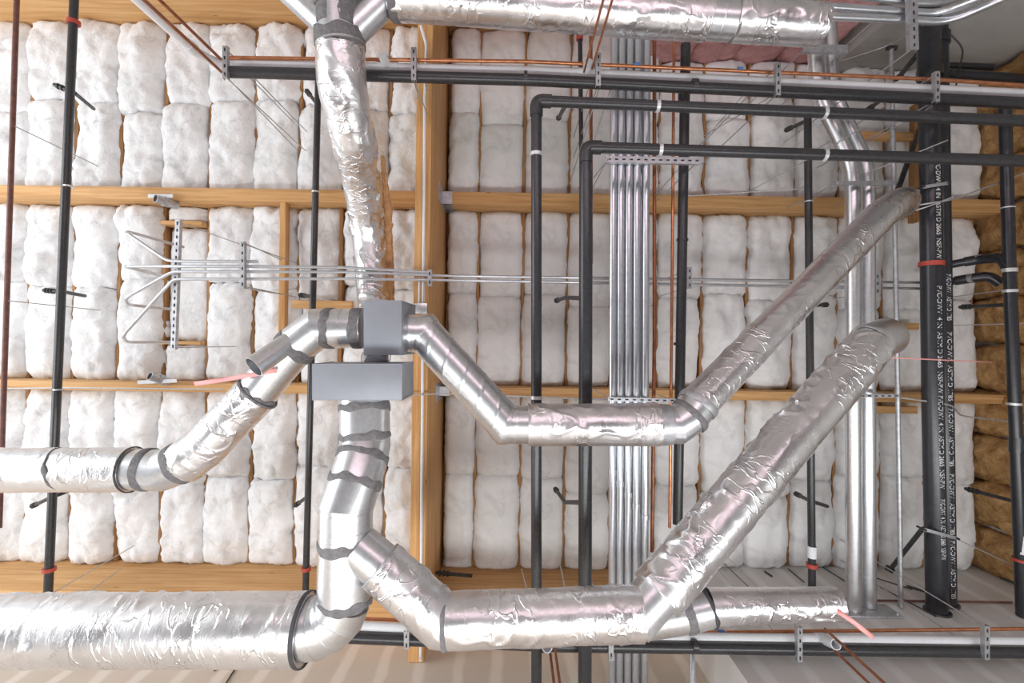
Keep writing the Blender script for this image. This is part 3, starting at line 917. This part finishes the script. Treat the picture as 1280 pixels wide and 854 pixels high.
for (px, y0, y1, lab) in ((281, 57, 98, 'slotted hanger at the left end of the top pipe pair'), (517, 59, 100, 'slotted hanger on the top pipe pair beside the tall beam'),
                          (748, 66, 107, 'slotted hanger on the top pipe pair near the copper drops'), (973, 78, 119, 'slotted hanger on top pipe pair near the twin flues'),
                          (1172, 89, 127, 'slotted hanger on top pipe pair over the thick black pipes')):
    strut(px, y0, px, y1, 4.48, lab)

# two big black loops
ctr = lambda px, py, z, d, m='clip', w=0.03: (V(px, py, z), d, m, w)
pipe('drain_pipe', 'black pipe loop running right from its corner, the outer of two', 'pipe', VV((670.5, 880, 4.3), (670.5, 126, 4.3), (1300, 152, 4.3)), 0.048, M['black'], 'black pipe loops',
     [ctr(670.5, 193, 4.3, DY), ctr(670.5, 497, 4.3, DY), ctr(822, 132.5, 4.3, DX), ctr(1030, 141, 4.3, DX)], corner=0.1)
pipe('drain_pipe', 'black pipe loop running right from its corner, the inner of two', 'pipe', VV((731, 880, 4.25), (732.5, 184, 4.25), (1300, 202, 4.25)), 0.049, M['black'], 'black pipe loops',
     [ctr(732.5, 193, 4.25, DY), ctr(731.5, 500, 4.25, DY), ctr(825, 187, 4.25, DX), ctr(1030, 193.5, 4.25, DX)], corner=0.1)
mesh('pipe_sleeve', *sweep(VV((731, 880, 4.25), (732.4, 215, 4.25)), 0.06, 24), M['black'], bpy.data.objects['drain_pipe.002'])
pipe('vent_pipe', 'black pipe dropping from the top pair just right of the conduits', 'pipe', VV((857, 56, 4.95), (847, 655, 4.95)), 0.05, M['black'], None,
     [(V(855, 120, 4.95), DY, 'black', 0.10), (V(853, 300, 4.95), DY, 'black', 0.02), (V(849.5, 430, 4.95), DY, 'black', 0.03)])
pipe('sprinkler_pipe', 'thin black pipe with red head just left of inner loop', 'pipe', VV((725, 44, 5.6), (728, 330, 5.6)), 0.026, M['black'], None,
     [(V(724.5, 47, 5.6), DY, 'red', 0.06)])
pipe('copper_tube', 'copper riser just behind the upper end of the inner black loop', 'pipe', VV((738.5, 42, 5.5), (739, 330, 5.5)), 0.02, M['oldcopper'])
pipe('copper_tube', 'tarnished copper riser touching the right of conduit bundle', 'pipe', VV((818, 44, 4.95), (818, 420, 4.95), (815, 690, 4.95)), 0.019, M['oldcopper'], None, [(V(818, 382, 4.95), DY, 'oldcopper', 0.02)], elbows=False)
pipe('copper_tube', 'bright thin copper riser between conduit bundle and black pipe', 'pipe', VV((842.5, 46, 4.95), (840.5, 300, 4.95), (837, 660, 4.95)), 0.015, M['copper'], None, [(V(840.3, 310, 4.95), DY, 'copper', 0.02)], elbows=False)

# conduit bundle
for i, x in enumerate((766, 775.5, 785.5, 795.5, 807)):
    pipe('steel_conduit', f'front steel conduit of the vertical bundle, {ORD[i]} from the left of five', 'conduit', VV((x + 2, 38, 4.81), (x, 300, 4.81), (x - 1.5, 880, 4.81)), 0.036, M['emt'], 'vertical conduit bundle',
         [(V(x - 0.6, 590 + 14 * i, 4.81), DY, 'emt', 0.05)], elbows=False)
for i, x in enumerate((771, 780.5, 790.5, 801)):
    pipe('steel_conduit', f'rear steel conduit showing between front ones, {ORD[i]} from the left of four', 'conduit', VV((x + 1, 38, 4.93), (x - 2, 880, 4.93)), 0.034, M['emt'], 'vertical conduit bundle')
strut(757, 199, 876, 201, 4.73, 'strut channel across the vertical conduits below the inner loop', rods=True, w=0.06)
strut(760, 499, 845, 501, 4.73, 'dark slotted strut across the conduits above the level foil duct', w=0.035)

# thin horizontal conduits
hz = dict(seg=12, elbows=False, corner=0.07)
ZC = 5.09
pipe('bent_conduit', 'thin conduit with the topmost of the bent loops, ending at the strut', 'conduit', VV((230, 309, 5.7), (160, 289.5, 5.25), (158, 291, 5.1), (210, 326.5, ZC), (322, 327, ZC)), 0.016, M['emt'], 'bent conduit loops', **hz)
pipe('bent_conduit', 'thin conduit with the second bent loop, ending on the beam strap', 'conduit', VV((205, 345, 5.7), (157, 333.5, 5.25), (158, 333, ZC), (300, 333, ZC), (430, 334.5, ZC), (536, 340.5, ZC)), 0.017, M['emt'], 'bent conduit loops', **hz)
pipe('bent_conduit', 'thin conduit with the third bent loop, running on across the picture', 'conduit', VV((216, 387, 5.7), (160, 381, 5.25), (156, 373, 5.1), (216, 339.5, ZC), (430, 340, ZC), (560, 345, ZC), (1156, 353.5, 5.6)), 0.016, M['emt'], 'bent conduit loops', **hz)
pipe('bent_conduit', 'thin conduit with the lowest and longest bent loop', 'conduit', VV((216, 428, 5.7), (158, 428, 5.25), (153, 420, 5.1), (217, 349, ZC), (430, 348.5, ZC), (560, 350.5, ZC), (1156, 361, 5.6)), 0.016, M['emt'], 'bent conduit loops', **hz)
strut(222, 275, 216, 437, 5.12, 'long vertical strut behind the bent conduit loops', w=0.05)
strut(303, 302, 303, 360, 5.03, 'short slotted strut holding four conduits beside recess', w=0.04)
strut(537, 337, 537, 358, 5.06, 'small strap holding conduits on the tall beam', w=0.04, rods=False)
strut(862, 334, 862, 361, 5.25, 'small strap on level conduits right of the black vent pipe', w=0.045)
strut(1097, 341, 1097, 368, 5.50, 'twin strap on level conduits right of the twin flues', w=0.07)

# beam conduit and junction box
pipe('steel_conduit', 'white conduit strapped down the face of the tall beam', 'conduit', VV((526, 32, 5.1), (533, 56, 5.14), (531, 120, 5.16), (525.5, 826, 5.16)), 0.016, M['pvc'], None, [(V(525.6, 822, 5.16), DY, 'clip', 0.03)], elbows=False)
c = V(527, 386, 5.1)
t = thing('junction_box', 'small grey electrical box on the tall beam beside upper box', 'electrical box', c)
mesh('box_body', *bevel_box(c, Vector((0.062, 0, 0)), Vector((0, 0.05, 0)), Vector((0, 0, 0.05)), 0.006), M['box'], t, sharp=25)
for s_ in (-0.02, 0.02):
    a = V(526, 380, 5.12) + Vector((s_, 0, 0))
    mesh('connector', *sweep([a, a + Vector((0, 0.28, 0))], 0.010, 12), M['pvc'], t)
mesh('cover_plate', *bevel_box(c - Vector((0, 0, 0.053)), Vector((0.066, 0, 0)), Vector((0, 0.054, 0)), Vector((0, 0, 0.003)), 0.002), M['galv'], t, sharp=25)

# right-hand risers
def to_wall(v):
    return Vector((v.x, YSF + 0.012, v.z))
pipe('sprinkler_pipe', 'thin black pipe with red collar left of the twin flues', 'pipe', VV((1009.5, 140, 5.45)) + [to_wall(V(1016, 700, 5.45))], 0.04, M['black'], None,
     [(V(1015, 707, 5.45), DY, 'red', 0.045), (V(1015, 690, 5.45), DY, 'white', 0.13), (V(1010.5, 200, 5.45), DY, 'clip', 0.03), (V(1011, 252, 5.45), DY, 'clip', 0.012)])
pipe('steel_rod', 'thin grey rod between twin flues and thick black pipes', 'pipe', VV((1114, 55, 5.4), (1121, 420, 5.4)) + [to_wall(V(1127, 700, 5.4))], 0.024, M['strut'], None,
     [(V(1122, 490, 5.4), DY, 'strut', 0.05), (V(1118, 278, 5.4), DY, 'strut', 0.03), (V(1114.5, 60, 5.4), DX, 'hanger', 0.1)], elbows=False)

def printed(txt, a, b, r, size, parent, flip=False):
    """lettering printed along a pipe, on the side facing down"""
    cu = bpy.data.curves.new('print', 'FONT')
    cu.body = txt
    cu.size = size
    ob = bpy.data.objects.new('print', cu)
    C.objects.link(ob)
    dg = bpy.context.evaluated_depsgraph_get()
    me = ob.evaluated_get(dg).to_mesh()
    co = [v.co.copy() for v in me.vertices]
    fs = [tuple(p.vertices) for p in me.polygons]
    ob.evaluated_get(dg).to_mesh_clear()
    bpy.data.objects.remove(ob)
    bpy.data.curves.remove(cu)
    d = (b - a).normalized()
    down = Vector((0, 0, -1))
    down = (down - d * down.dot(d)).normalized()
    side = down.cross(d)
    x0 = min(v.x for v in co); x1 = max(v.x for v in co)
    sc = min(1.25, (b - a).length / (x1 - x0))
    out = []
    for v in co:
        th = (v.y - size * 0.35) / r
        out.append(a + d * (v.x - x0) * sc + (down * math.cos(th) + side * math.sin(th)) * (r + 0.0012))
    return mesh('pipe_print', out, fs, M['white'], parent, smooth=False)

def stack_pipe(pts, r, label, prints, bands):
    t = pipe('stack_pipe', label, 'pipe', pts, r, M['abs'], 'thick black pipe pair', bands, elbows=False, seg=36)
    for (txt, y0, y1) in prints:
        def at_y(py):
            zz = pts[0].z - EYE
            # point of the run at that picture height
            best = None
            for k in range(400):
                f_ = k / 399 * (len(pts) - 1)
                i = min(int(f_), len(pts) - 2)
                q = pts[i].lerp(pts[i + 1], f_ - i)
                tgt = V(1170, py, zz)
                e = abs(q.y - tgt.y)
                if best is None or e < best[0]: best = (e, q)
            return best[1]
        printed(txt, at_y(y0), at_y(y1), r, 0.072, t)
    return t
TXT = 'PVC-DWV  4 IN  ASTM D 2665  NSF-PW'
stack_pipe(VV((1160, -30, 4.5), (1161, 92, 5.3), (1163, 220, 5.32), (1166, 500, 5.32)) + [to_wall(V(1172, 720, 5.32))], 0.1, 'thick black printed pipe with red collar, left of the pair', 
           [(TXT, 160, 305), (TXT, 345, 500), (TXT, 505, 640), (TXT, 655, 742)],
           [(V(1164.3, 330, 5.32), DY, 'red', 0.05), (V(1162, 92, 5.32), DY, 'abs', 0.10), (V(1160.5, 35, 4.92), Vector((0, .83, -.55)), 'abs', 0.10)])
stack_pipe(VV((1172, 34, 5.48), (1175, 220, 5.48), (1179, 500, 5.48)) + [to_wall(V(1183.5, 720, 5.48))], 0.095, 'thick black printed pipe, right of the pair',
           [('PVC-DWV / ASTM D 1785', 345, 400), ('PVC-DWV / ASTM D 1785', 415, 500), ('PVC-DWV / ASTM D 1785', 510, 580), ('PVC-DWV / ASTM D 1785', 590, 665), ('PVC-DWV / ASTM D 1785', 672, 742)],
           [(V(1172.5, 50, 5.48), DY, 'abs', 0.12)])
# clamps around the pair
def clamp(px0, py0, px1, py1, z, label):
    a, b = V(px0, py0, z), V(px1, py1, z)
    t = thing('pipe_clamp', label, 'clamp', a, 'clamps on the thick black pipes')
    mesh('clamp_bar', *bar(a, b, 0.035, 0.012, bev=0.003), M['strut'], t, sharp=25)
    for q in (a, b):
        mesh('clamp_bolt', *sweep([q - Vector((0, 0, 0.03)), q + Vector((0, 0, 0.09))], 0.012, 8), M['hanger'], t)
clamp(1155, 662, 1196, 673, 5.19, 'flat clamp bar near the foot of the thick black pipes')
clamp(1153, 234, 1185, 229, 5.19, 'flat clamp bar on thick black pipes above the upper purlin')
for (a, b, lab) in (((1154, 660, 5.25), (1113, 712, 5.9), 'dark diagonal brace at the foot of the thick black pipes'),
                    ((1122, 238, 5.35), (1150, 160, 6.1), 'dark diagonal brace left of thick black pipes below the loops'),
                    ((1147, 68, 5.4), (1124, 96, 6.0), 'dark diagonal brace left of thick black pipes at the top')):
    t = thing('pipe_brace', lab, 'brace', V(*b), 'dark diagonal braces')
    mesh('brace_bar', *bar(V(*a), V(*b), 0.05, 0.03, bev=0.004), M['hanger'], t, sharp=25)
    mesh('brace_foot', *sweep([V(*b) - Vector((0, 0, 0.03)), V(*b) + Vector((0, 0, 0.05))], 0.035, 8), M['hanger'], t)

t = pipe('vent_pipe', 'black riser with bright rings near the right edge', 'pipe', VV((1256, 133, 5.25), (1262, 345, 5.25), (1269, 520, 5.25)) + [to_wall(V(1279, 720, 5.25))], 0.057, M['abs'], None,
     [(V(1262, 338, 5.25), DY, 'clip', 0.04), (V(1262.6, 364, 5.25), DY, 'clip', 0.03), (V(1267.5, 505, 5.25), DY, 'clip', 0.025), (V(1277, 680, 5.25), DY, 'white', 0.2),
      (V(1278, 700, 5.25), DY, 'red', 0.03), (V(1259, 260, 5.25), DY, 'clip', 0.012), (V(1271, 556, 5.25), DY, 'abs', 0.16)], elbows=False)
pipe('branch_pipe', 'upper black stub with elbow joining the right-hand riser', 'pipe', VV((1176, 333, 5.72), (1225, 324, 5.5), (1251, 322, 5.32), (1261, 336, 5.25)), 0.045, M['abs'], 'black branch stubs',
     [(V(1224, 324, 5.5), axis(V(1186, 331, 5.7), V(1225, 324, 5.5)), 'strut', 0.07)], elbows=True)
pipe('branch_pipe', 'lower black stub with elbow joining the right-hand riser', 'pipe', VV((1176, 354, 5.80), (1213, 348, 5.6), (1236, 345, 5.5), (1250, 354, 5.45)), 0.045, M['abs'], 'black branch stubs',
     [(V(1212, 348, 5.6), axis(V(1186, 353, 5.8), V(1213, 348, 5.6)), 'strut', 0.07)], elbows=True)
pipe('branch_pipe', 'thick black horizontal pipe at the top right, lower of two', 'pipe', VV((1182, 92, 5.6), (1310, 101, 5.6)), 0.055, M['abs'], 'black pipes at top right')
pipe('branch_pipe', 'thin black horizontal pipe at the top right, upper of two', 'pipe', VV((1180, 82, 5.7), (1240, 84, 5.7)), 0.04, M['abs'], 'black pipes at top right')

# conduits at the top right
cz = 4.35
pipe('steel_conduit', 'upper grey conduit at the top right behind the foil duct end', 'conduit', VV((880, -2, cz), (1137, 15, cz), (1175, 17, cz), (1240, -8, cz - .3)), 0.032, M['emt'], 'curving conduits top right', corner=0.2, elbows=False)
pipe('steel_conduit', 'lower grey conduit at the top right beside the foil duct end', 'conduit', VV((1022, 20, cz), (1137, 25, cz), (1185, 28, cz), (1275, -12, cz - .3)), 0.034, M['emt'], 'curving conduits top right', corner=0.25, elbows=False)
pipe('steel_conduit', 'uppermost curving conduit in the top right corner', 'conduit', VV((1060, -6, cz), (1150, 4, cz), (1180, 4, cz), (1220, -14, cz)), 0.03, M['emt'], 'curving conduits top right', corner=0.2, elbows=False)
strut(1141, -20, 1143, 62, 4.25, 'wide upright strut beside the thick black pipes at the top', w=0.075)
strut(1004, 60, 1060, 61, 5.05, 'strut crossing the twin flues below the foil duct end', w=0.08, holes=False)
strut(1045, 229, 1118, 228, 5.12, 'strut crossing the twin flues above the upper purlin', w=0.04, holes=False)
strut(1066, 495, 1124, 495, 5.15, 'dark strut crossing the twin flues at the lower purlin', w=0.03)

# bottom pair
pipe('drain_pipe', 'black pipe of the pair along the bottom, under the white one', 'pipe', VV((405, 796, 4.42), (700, 808, 4.42), (1300, 816, 4.42)), 0.05, M['black'], None,
     [(V(676, 807, 4.42), DX, 'black', 0.14), (V(868, 808, 4.42), DX, 'black', 0.05)], elbows=False)
t = pipe('water_pipe', 'white pipe of the pair along the bottom', 'pipe', VV((405, 781, 4.5), (700, 796, 4.5), (1300, 803, 4.5)), 0.047, M['pvc'], None,
     [(V(1026, 799.5, 4.5), DX, 'pvc', 0.08)], elbows=False)
for px, py, ex, ey in ((683, 799, 684, 810), (1030, 800, 1045, 806)):
    a, b = V(px, py, 4.46), V(ex, ey, 4.28)
    mesh('tee_stub', *shell([a, b], 0.045, 0.006, 24), M['pvc'], t)
pipe('copper_tube', 'copper tube above the white pipe along the bottom', 'pipe', VV((440, 773, 4.6), (860, 791, 4.6), (1300, 786, 4.6)), 0.016, M['copper'], None, [(V(901, 790, 4.6), DX, 'blue', 0.06)], elbows=False)
pipe('copper_tube', 'thin dark red tube fixed along the furred drywall', 'pipe', [Vector((V(1030, 731, 5.55).x, YSF + 0.015, EYE + 5.52)), Vector((V(1262, 731, 5.55).x, YSF + 0.015, EYE + 5.52))], 0.011, M['redpipe'])
for (px, py, lab) in ((1031, 786, 'upper copper drop at the bottom right'), (1042, 812, 'lower copper drop at the bottom right'), (693, 806, 'right copper drop at the bottom centre'), (688, 818, 'left copper drop at the bottom centre')):
    a = V(px, py, 4.36)
    pipe('copper_tube', lab, 'pipe', [Vector((a.x, a.y, 0.0)), a], 0.012, M['oldcopper'])
for (px, y0, y1, lab) in ((764, 798, 826, 'slotted hanger on the bottom pipe pair in front of the conduits'), (1000, 785, 828, 'slotted hanger on the bottom pipe pair below the foil stub'),
                          (1234, 783, 825, 'slotted hanger on the bottom pipe pair near the right edge'), (508, 790, 812, 'small hanger on bottom pipe pair left of the tall beam foot')):
    strut(px, y0, px, y1, 4.34, lab)
a = V(866, 815, 4.5)
pipe('steel_conduit', 'thin steel conduit dropping below the bottom pipe pair', 'conduit', VV((866, 812, 4.62), (866, 872, 4.4)), 0.024, M['emt'])

# stub pipes on the purlins at left
def stub(px, py, z, label):
    t = thing('stub_pipe', label, 'pipe', V(px, py, z), 'stub pipes on the purlins')
    a = V(px - 12, py - 1, z - 0.07); b = V(px + 16, py + 8, z + 0.16)
    mesh('stub_body', *shell([a, b], 0.052, 0.009, 24), M['strut'], t)
    mesh('bore_shade', *sweep([a.lerp(b, 0.04), a.lerp(b, 0.06)], 0.044, 20), M['hole'], t)  # black disc painted in for the dark inside of the open stub
    c = a.lerp(b, 0.35)
    mesh('stub_collar', *sweep([c, a.lerp(b, 0.62)], 0.062, 24), M['strut'], t)
    p0 = V(px - 21, py - 4, z + 0.01) if py < 300 else V(px - 27, py + 7, z + 0.01)
    p1 = V(px + 10, py - 4, z + 0.01) if py < 300 else V(px + 22, py + 5, z + 0.01)
    mesh('mounting_plate', *bar(p0, p1, 0.045, 0.006), M['pvc'], t, smooth=False)
stub(206, 249, 5.95, 'short open stub pipe on a plate at the upper purlin')
stub(199, 471, 5.95, 'short open stub pipe on a plate at the lower purlin')

# pipe brackets
def hang(pts, label, w=0.022):
    P = [V(*p) for p in pts]
    t = thing('pipe_hanger', label, 'bracket', P[-1], 'dark pipe hangers')
    for a, b in zip(P, P[1:]):
        arm = mesh('hanger_arm', *sweep([a, b], w, 10), M['hanger'], t)
        first = arm if a is P[0] else first
    d = axis(P[0], P[1])
    for k in range(3):
        c = P[0] + d * (0.04 + 0.05 * k)
        mesh('hanger_nut', *sweep([c, c + d * 0.022], w * 1.6, 6), M['hanger'], first, smooth=False)
    return t
hang(((68, 106, 5.5), (93, 116, 5.5), (117, 136, 6.2)), 'dark hanger on left black pipe in the top row')
hang(((55, 363, 5.6), (80, 365, 5.5), (106, 370, 6.1)), 'dark hanger on left black pipe in the middle row')
hang(((40, 633, 5.9), (64, 622, 5.5), (88, 613, 5.6)), 'dark hanger on left black pipe just below the foil duct')
hang(((383, 113, 6.0), (397, 131, 5.65), (398, 118, 5.6)), 'small dark hanger at the top of the thin pipe behind the boxes')
hang(((375, 369, 6.0), (392, 371, 5.62)), 'small dark hanger on thin pipe above the silver elbow')
hang(((369, 632, 6.0), (383, 622, 5.62), (384, 632, 5.62)), 'small dark hanger on thin pipe left of the silver duct')
hang(((695, 376, 6.0), (707, 372, 5.2), (728, 373, 4.4)), 'dark hanger on inner loop in the middle row')
hang(((694, 611, 6.0), (706, 628, 5.2), (728, 628, 4.4)), 'dark hanger on inner loop in the bottom row')
hang(((994, 617, 6.0), (1012, 626, 5.5), (1034, 633, 5.9)), 'dark hanger on thin pipe left of the flues, bottom row')
hang(((1034, 381, 6.0), (1012, 382, 5.5)), 'dark hanger on thin pipe left of the flues, middle row')
hang(((982, 163, 6.1), (1010, 150, 5.5)), 'dark hanger on thin pipe left of the flues, top row')
hang(((1207, 611, 6.0), (1268, 627, 5.4)), 'dark hanger reaching right to riser in the bottom row')
hang(((1200, 384, 6.1), (1262, 381, 5.4)), 'dark hanger reaching right to riser in the middle row')
hang(((1085, 137, 6.0), (1103, 124, 5.5)), 'dark hanger above the bend of twin flues')
hang(((698, 148, 6.0), (706, 133, 4.6)), 'dark hanger just right of the outer loop corner')
hang(((545, 716, 5.9), (590, 720, 5.8)), 'dark bracket on the ledger right of the tall beam')

# pink ribbons
def ribbon(pts, w, label):
    vs, fs = [], []
    P = fillet([V(*p) for p in pts], 0.3, 6)
    for i, p in enumerate(P):
        d = (P[min(i + 1, len(P) - 1)] - P[max(i - 1, 0)]).normalized()
        s = d.cross(Vector((0, 0, 1))).normalized()
        tw = 0.5 * math.sin(i * 0.9)
        s = (s * math.cos(tw) + Vector((0, 0, 1)) * math.sin(tw))
        vs += [p - s * w / 2, p + s * w / 2]
    for i in range(len(P) - 1):
        fs.append((2 * i, 2 * i + 1, 2 * i + 3, 2 * i + 2))
    o = mesh('flagging_ribbon', vs, fs, M['pink'], None)
    o.modifiers.new('thick', 'SOLIDIFY').thickness = 0.002
    return tag(o, label, 'ribbon')
ribbon(((346, 463, 3.62), (318, 468, 3.62), (285, 474, 3.66), (243, 480, 3.66)), 0.036, 'pink ribbon trailing left from the open side tap')
ribbon(((1044, 762, 3.8), (1066, 777, 3.74), (1091, 797, 3.7)), 0.036, 'pink ribbon hanging from the small foil stub at lower right')
pipe('string_line', 'thin pink string stretched right from the large diagonal duct end', 'string', VV((1112, 447, 4.2), (1240, 453, 5.6)), 0.007, M['pink'], seg=6)

# wires and cables
def wire(pts, label, r=0.006, mat='wire'):
    o = mesh('steel_wire', *sweep(fillet([V(*p) for p in pts], 0.15, 4), r, 6), M[mat], None, loc=V(*pts[-1]))
    return tag(o, label, 'wire', 'thin wires and cables')
wire(((19, 158, 5.38), (123, 208, 6.1)), 'thin wire running right from red pipe in the top row')
wire(((10, 376, 5.38), (126, 388, 6.1)), 'thin wire running right from red pipe in the middle row')
wire(((284, 97, 4.5), (372, 188, 6.1)), 'thin wire slanting from the left end hanger of the top pair')
wire(((312, 97, 4.6), (368, 154, 6.1)), 'thin wire slanting beside the left end hanger')
wire(((304, 303, 4.95), (352, 325, 6.0)), 'thin wire above the short slotted strut')
wire(((304, 360, 4.95), (352, 368, 6.0)), 'thin wire below the short slotted strut')
wire(((517, 100, 4.5), (524, 124, 5.1)), 'short wire below the beam-side hanger')
wire(((0, 486, 5.9), (90, 485, 5.9), (280, 487, 5.9)), 'grey cable along lower purlin at left', 0.010)
wire(((508, 494, 5.1), (560, 492, 5.15), (760, 500, 4.6)), 'grey cable crossing from the beam to the dark strut', 0.008)
wire(((60, 745, 5.4), (168, 682, 6.0)), 'thin wire slanting up from the foot of left black pipe')
wire(((105, 745, 5.4), (150, 712, 5.9)), 'short thin wire beside the foot of left black pipe')
wire(((712, 230, 6.0), (752, 100, 4.6)), 'thin wire slanting up behind the loops, left of pair')
wire(((722, 240, 6.0), (765, 105, 4.6)), 'thin wire slanting up behind the loops, right of pair')
wire(((742, 222, 5.9), (762, 197, 4.6)), 'short wire at the left end of the conduit strut')
wire(((823, 240, 6.1), (930, 118, 4.8)), 'thin wire slanting right of the black vent pipe')
wire(((880, 170, 6.1), (965, 120, 4.7)), 'thin wire slanting toward the hanger near the flues')
wire(((925, 245, 6.0), (1010, 200, 5.5), (1112, 140, 4.8)), 'long wire slanting over the twin flue bend')
wire(((1000, 258, 5.9), (1050, 230, 5.4), (1185, 175, 4.9)), 'long wire crossing thick pipes between the loops')
wire(((1090, 268, 5.6), (1160, 254, 5.15), (1190, 250, 5.2), (1290, 213, 5.4)), 'pale wire crossing the thick pipes at the upper purlin', 0.009)
wire(((1088, 276, 5.6), (1150, 262, 5.2), (1192, 246, 5.15)), 'second pale wire crossing thick pipes at upper purlin', 0.008)
wire(((860, 245, 6.0), (1000, 236, 5.6), (1012, 232, 5.5)), 'thin wire above the upper purlin left of the thin black pipe')
wire(((1040, 80, 5.6), (1114, 56, 5.4), (1170, 22, 4.6)), 'wire slanting across the grey concrete at top right')
wire(((1172, 127, 4.5), (1146, 146, 5.0), (1060, 190, 5.9)), 'wire running left from the hanger over thick pipes')
wire(((1190, 130, 5.8), (1205, 60, 5.2), (1187, 42, 5.2)), 'dark curved cable right of thick pipes at the top', 0.009, 'darkwire')
wire(((1124, 497, 5.4), (1190, 506, 5.2), (1200, 520, 5.6), (1290, 530, 5.6)), 'grey cable crossing the thick pipes at the lower purlin', 0.010)
wire(((1187, 407, 5.9), (1290, 404, 5.6)), 'thin wire crossing riser near the right edge')
wire(((1196, 674, 5.3), (1290, 718, 5.4)), 'thin wire slanting to the foot of the right-hand riser')
wire(((1186, 372, 5.9), (1260, 362, 5.3)), 'thin wire below the lower black stub')
wire(((652, 712, 5.6), (660, 742, 4.9)), 'pale cord hanging by the ledger left of outer loop')
wire(((700, 705, 5.8), (708, 745, 4.9)), 'pale cord hanging between the two loops', 0.008)
wire(((845, 640, 5.6), (890, 690, 5.4), (940, 738, 5.2)), 'dark wire down the drywall behind the large diagonal duct', 0.006, 'darkwire')
def flat_wire(px0, py0, px1, py1, label, mat='darkwire', r=0.007, yw=YSF):
    def hit(px, py):
        y = (-(px - 640) * SR + (py - 427) * CR)
        z = -yw * F / y
        q = V(px, py, z)
        q.y = yw + r + 0.004
        return q
    o = mesh('wall_cable_slit', *sweep([hit(px0, py0), hit(px1, py1)], r, 6), M[mat], None)
    return tag(o, label, 'wire', 'cables on the drywall')
flat_wire(1090, 722, 1140, 738, 'dark cable on drywall right of the flue plate')
flat_wire(1133, 734, 1192, 752, 'dark cable on drywall at the foot of thick pipes', r=0.012)
flat_wire(985, 712, 1005, 729, 'short dark cable on the drywall above the foil stub')
flat_wire(1022, 706, 1060, 730, 'dark cable on the drywall left of the flue plate')
flat_wire(1100, 735, 1170, 772, 'thin cable slanting on drywall below the thick pipes')
flat_wire(956, 716, 965, 722, 'tiny dark cable end on the drywall above the foil stub', r=0.012)
flat_wire(1250, 724, 1275, 733, 'short dark cable at the foot of the right-hand riser')

flat_wire(268, 840, 283, 821, 'short dark slit on tan drywall below the big foil duct, left of two', r=0.008, yw=YS)  # dark tubes added to stand in for two slits in the drywall
flat_wire(276, 866, 305, 820, 'dark slit on tan drywall below the big foil duct, right of two', r=0.008, yw=YS)

# dark collars where the pipes meet the drywall
for px, py, z, r_, lab in ((1172, 752, 5.32, 0.125, 'dark ring on drywall around the left thick pipe'), (1184, 757, 5.48, 0.115, 'dark ring on drywall around the right thick pipe')):
    c = V(px, py, z); c.y = YSF + 0.002
    o = mesh('floor_ring', *shell([c, c + Vector((0, 0.02, 0))], r_, 0.022, 36), M['darkband'], None)
    o.name = 'pipe_escutcheon'
    tag(o, lab, 'ring', 'rings where pipes meet drywall')

# ------------------------------------------------------------------ light
def area(name, loc, target, sx, sy, power, col=(1, 1, 1)):
    l = bpy.data.lights.new(name, 'AREA')
    l.shape = 'RECTANGLE'
    l.size, l.size_y, l.energy, l.color = sx, sy, power, col
    o = bpy.data.objects.new(name, l)
    C.objects.link(o)
    o.location = loc
    o.rotation_euler = (target - loc).to_track_quat('-Z', 'Y').to_euler()
    return o
area('daylight_opening', W(-9.5, 0.4, 1.6), W(0.0, 0.2, 5.4), 7.5, 5.0, 540, (0.955, 0.975, 1.0))
area('added_strip_light', W(1.2, -2.5, -1.1), W(1.2, -2.5, 6.0), 9.5, 0.9, 350, (0.97, 0.985, 1.0))  # added low strip, no real lamp; lifts drywall, batts and duct undersides
area('added_strip_light', W(0.6, 3.2, -1.1), W(0.4, 1.6, 6.3), 7.0, 0.8, 85, (1.0, 0.78, 0.85))  # added pink strip, no real lamp; tints the far-side highlights on ducts

w = bpy.data.worlds.new('world')
bpy.context.scene.world = w
w.use_nodes = True
bg = w.node_tree.nodes['Background']
bg.inputs[0].default_value = (0.97, 0.98, 1.0, 1)
bg.inputs[1].default_value = 0.9

# ------------------------------------------------------------------ camera
cam = bpy.data.cameras.new('camera')
cam.sensor_fit = 'HORIZONTAL'
cam.sensor_width = 36.0
cam.lens = F / 1280.0 * 36.0
cam.clip_start = 0.05
co = bpy.data.objects.new('camera', cam)
C.objects.link(co)
from mathutils import Matrix
co.matrix_world = Matrix(((-CR, SR, 0, 0), (SR, CR, 0, 0), (0, 0, -1, EYE), (0, 0, 0, 1)))
sc = bpy.context.scene
sc.camera = co
sc.view_settings.view_transform = 'Standard'
sc.view_settings.look = 'None'
sc.view_settings.gamma = 1.0
sc.view_settings.use_curve_mapping = False
sc.view_settings.exposure = 0.0
sc.cycles.max_bounces = 8
sc.cycles.diffuse_bounces = 4
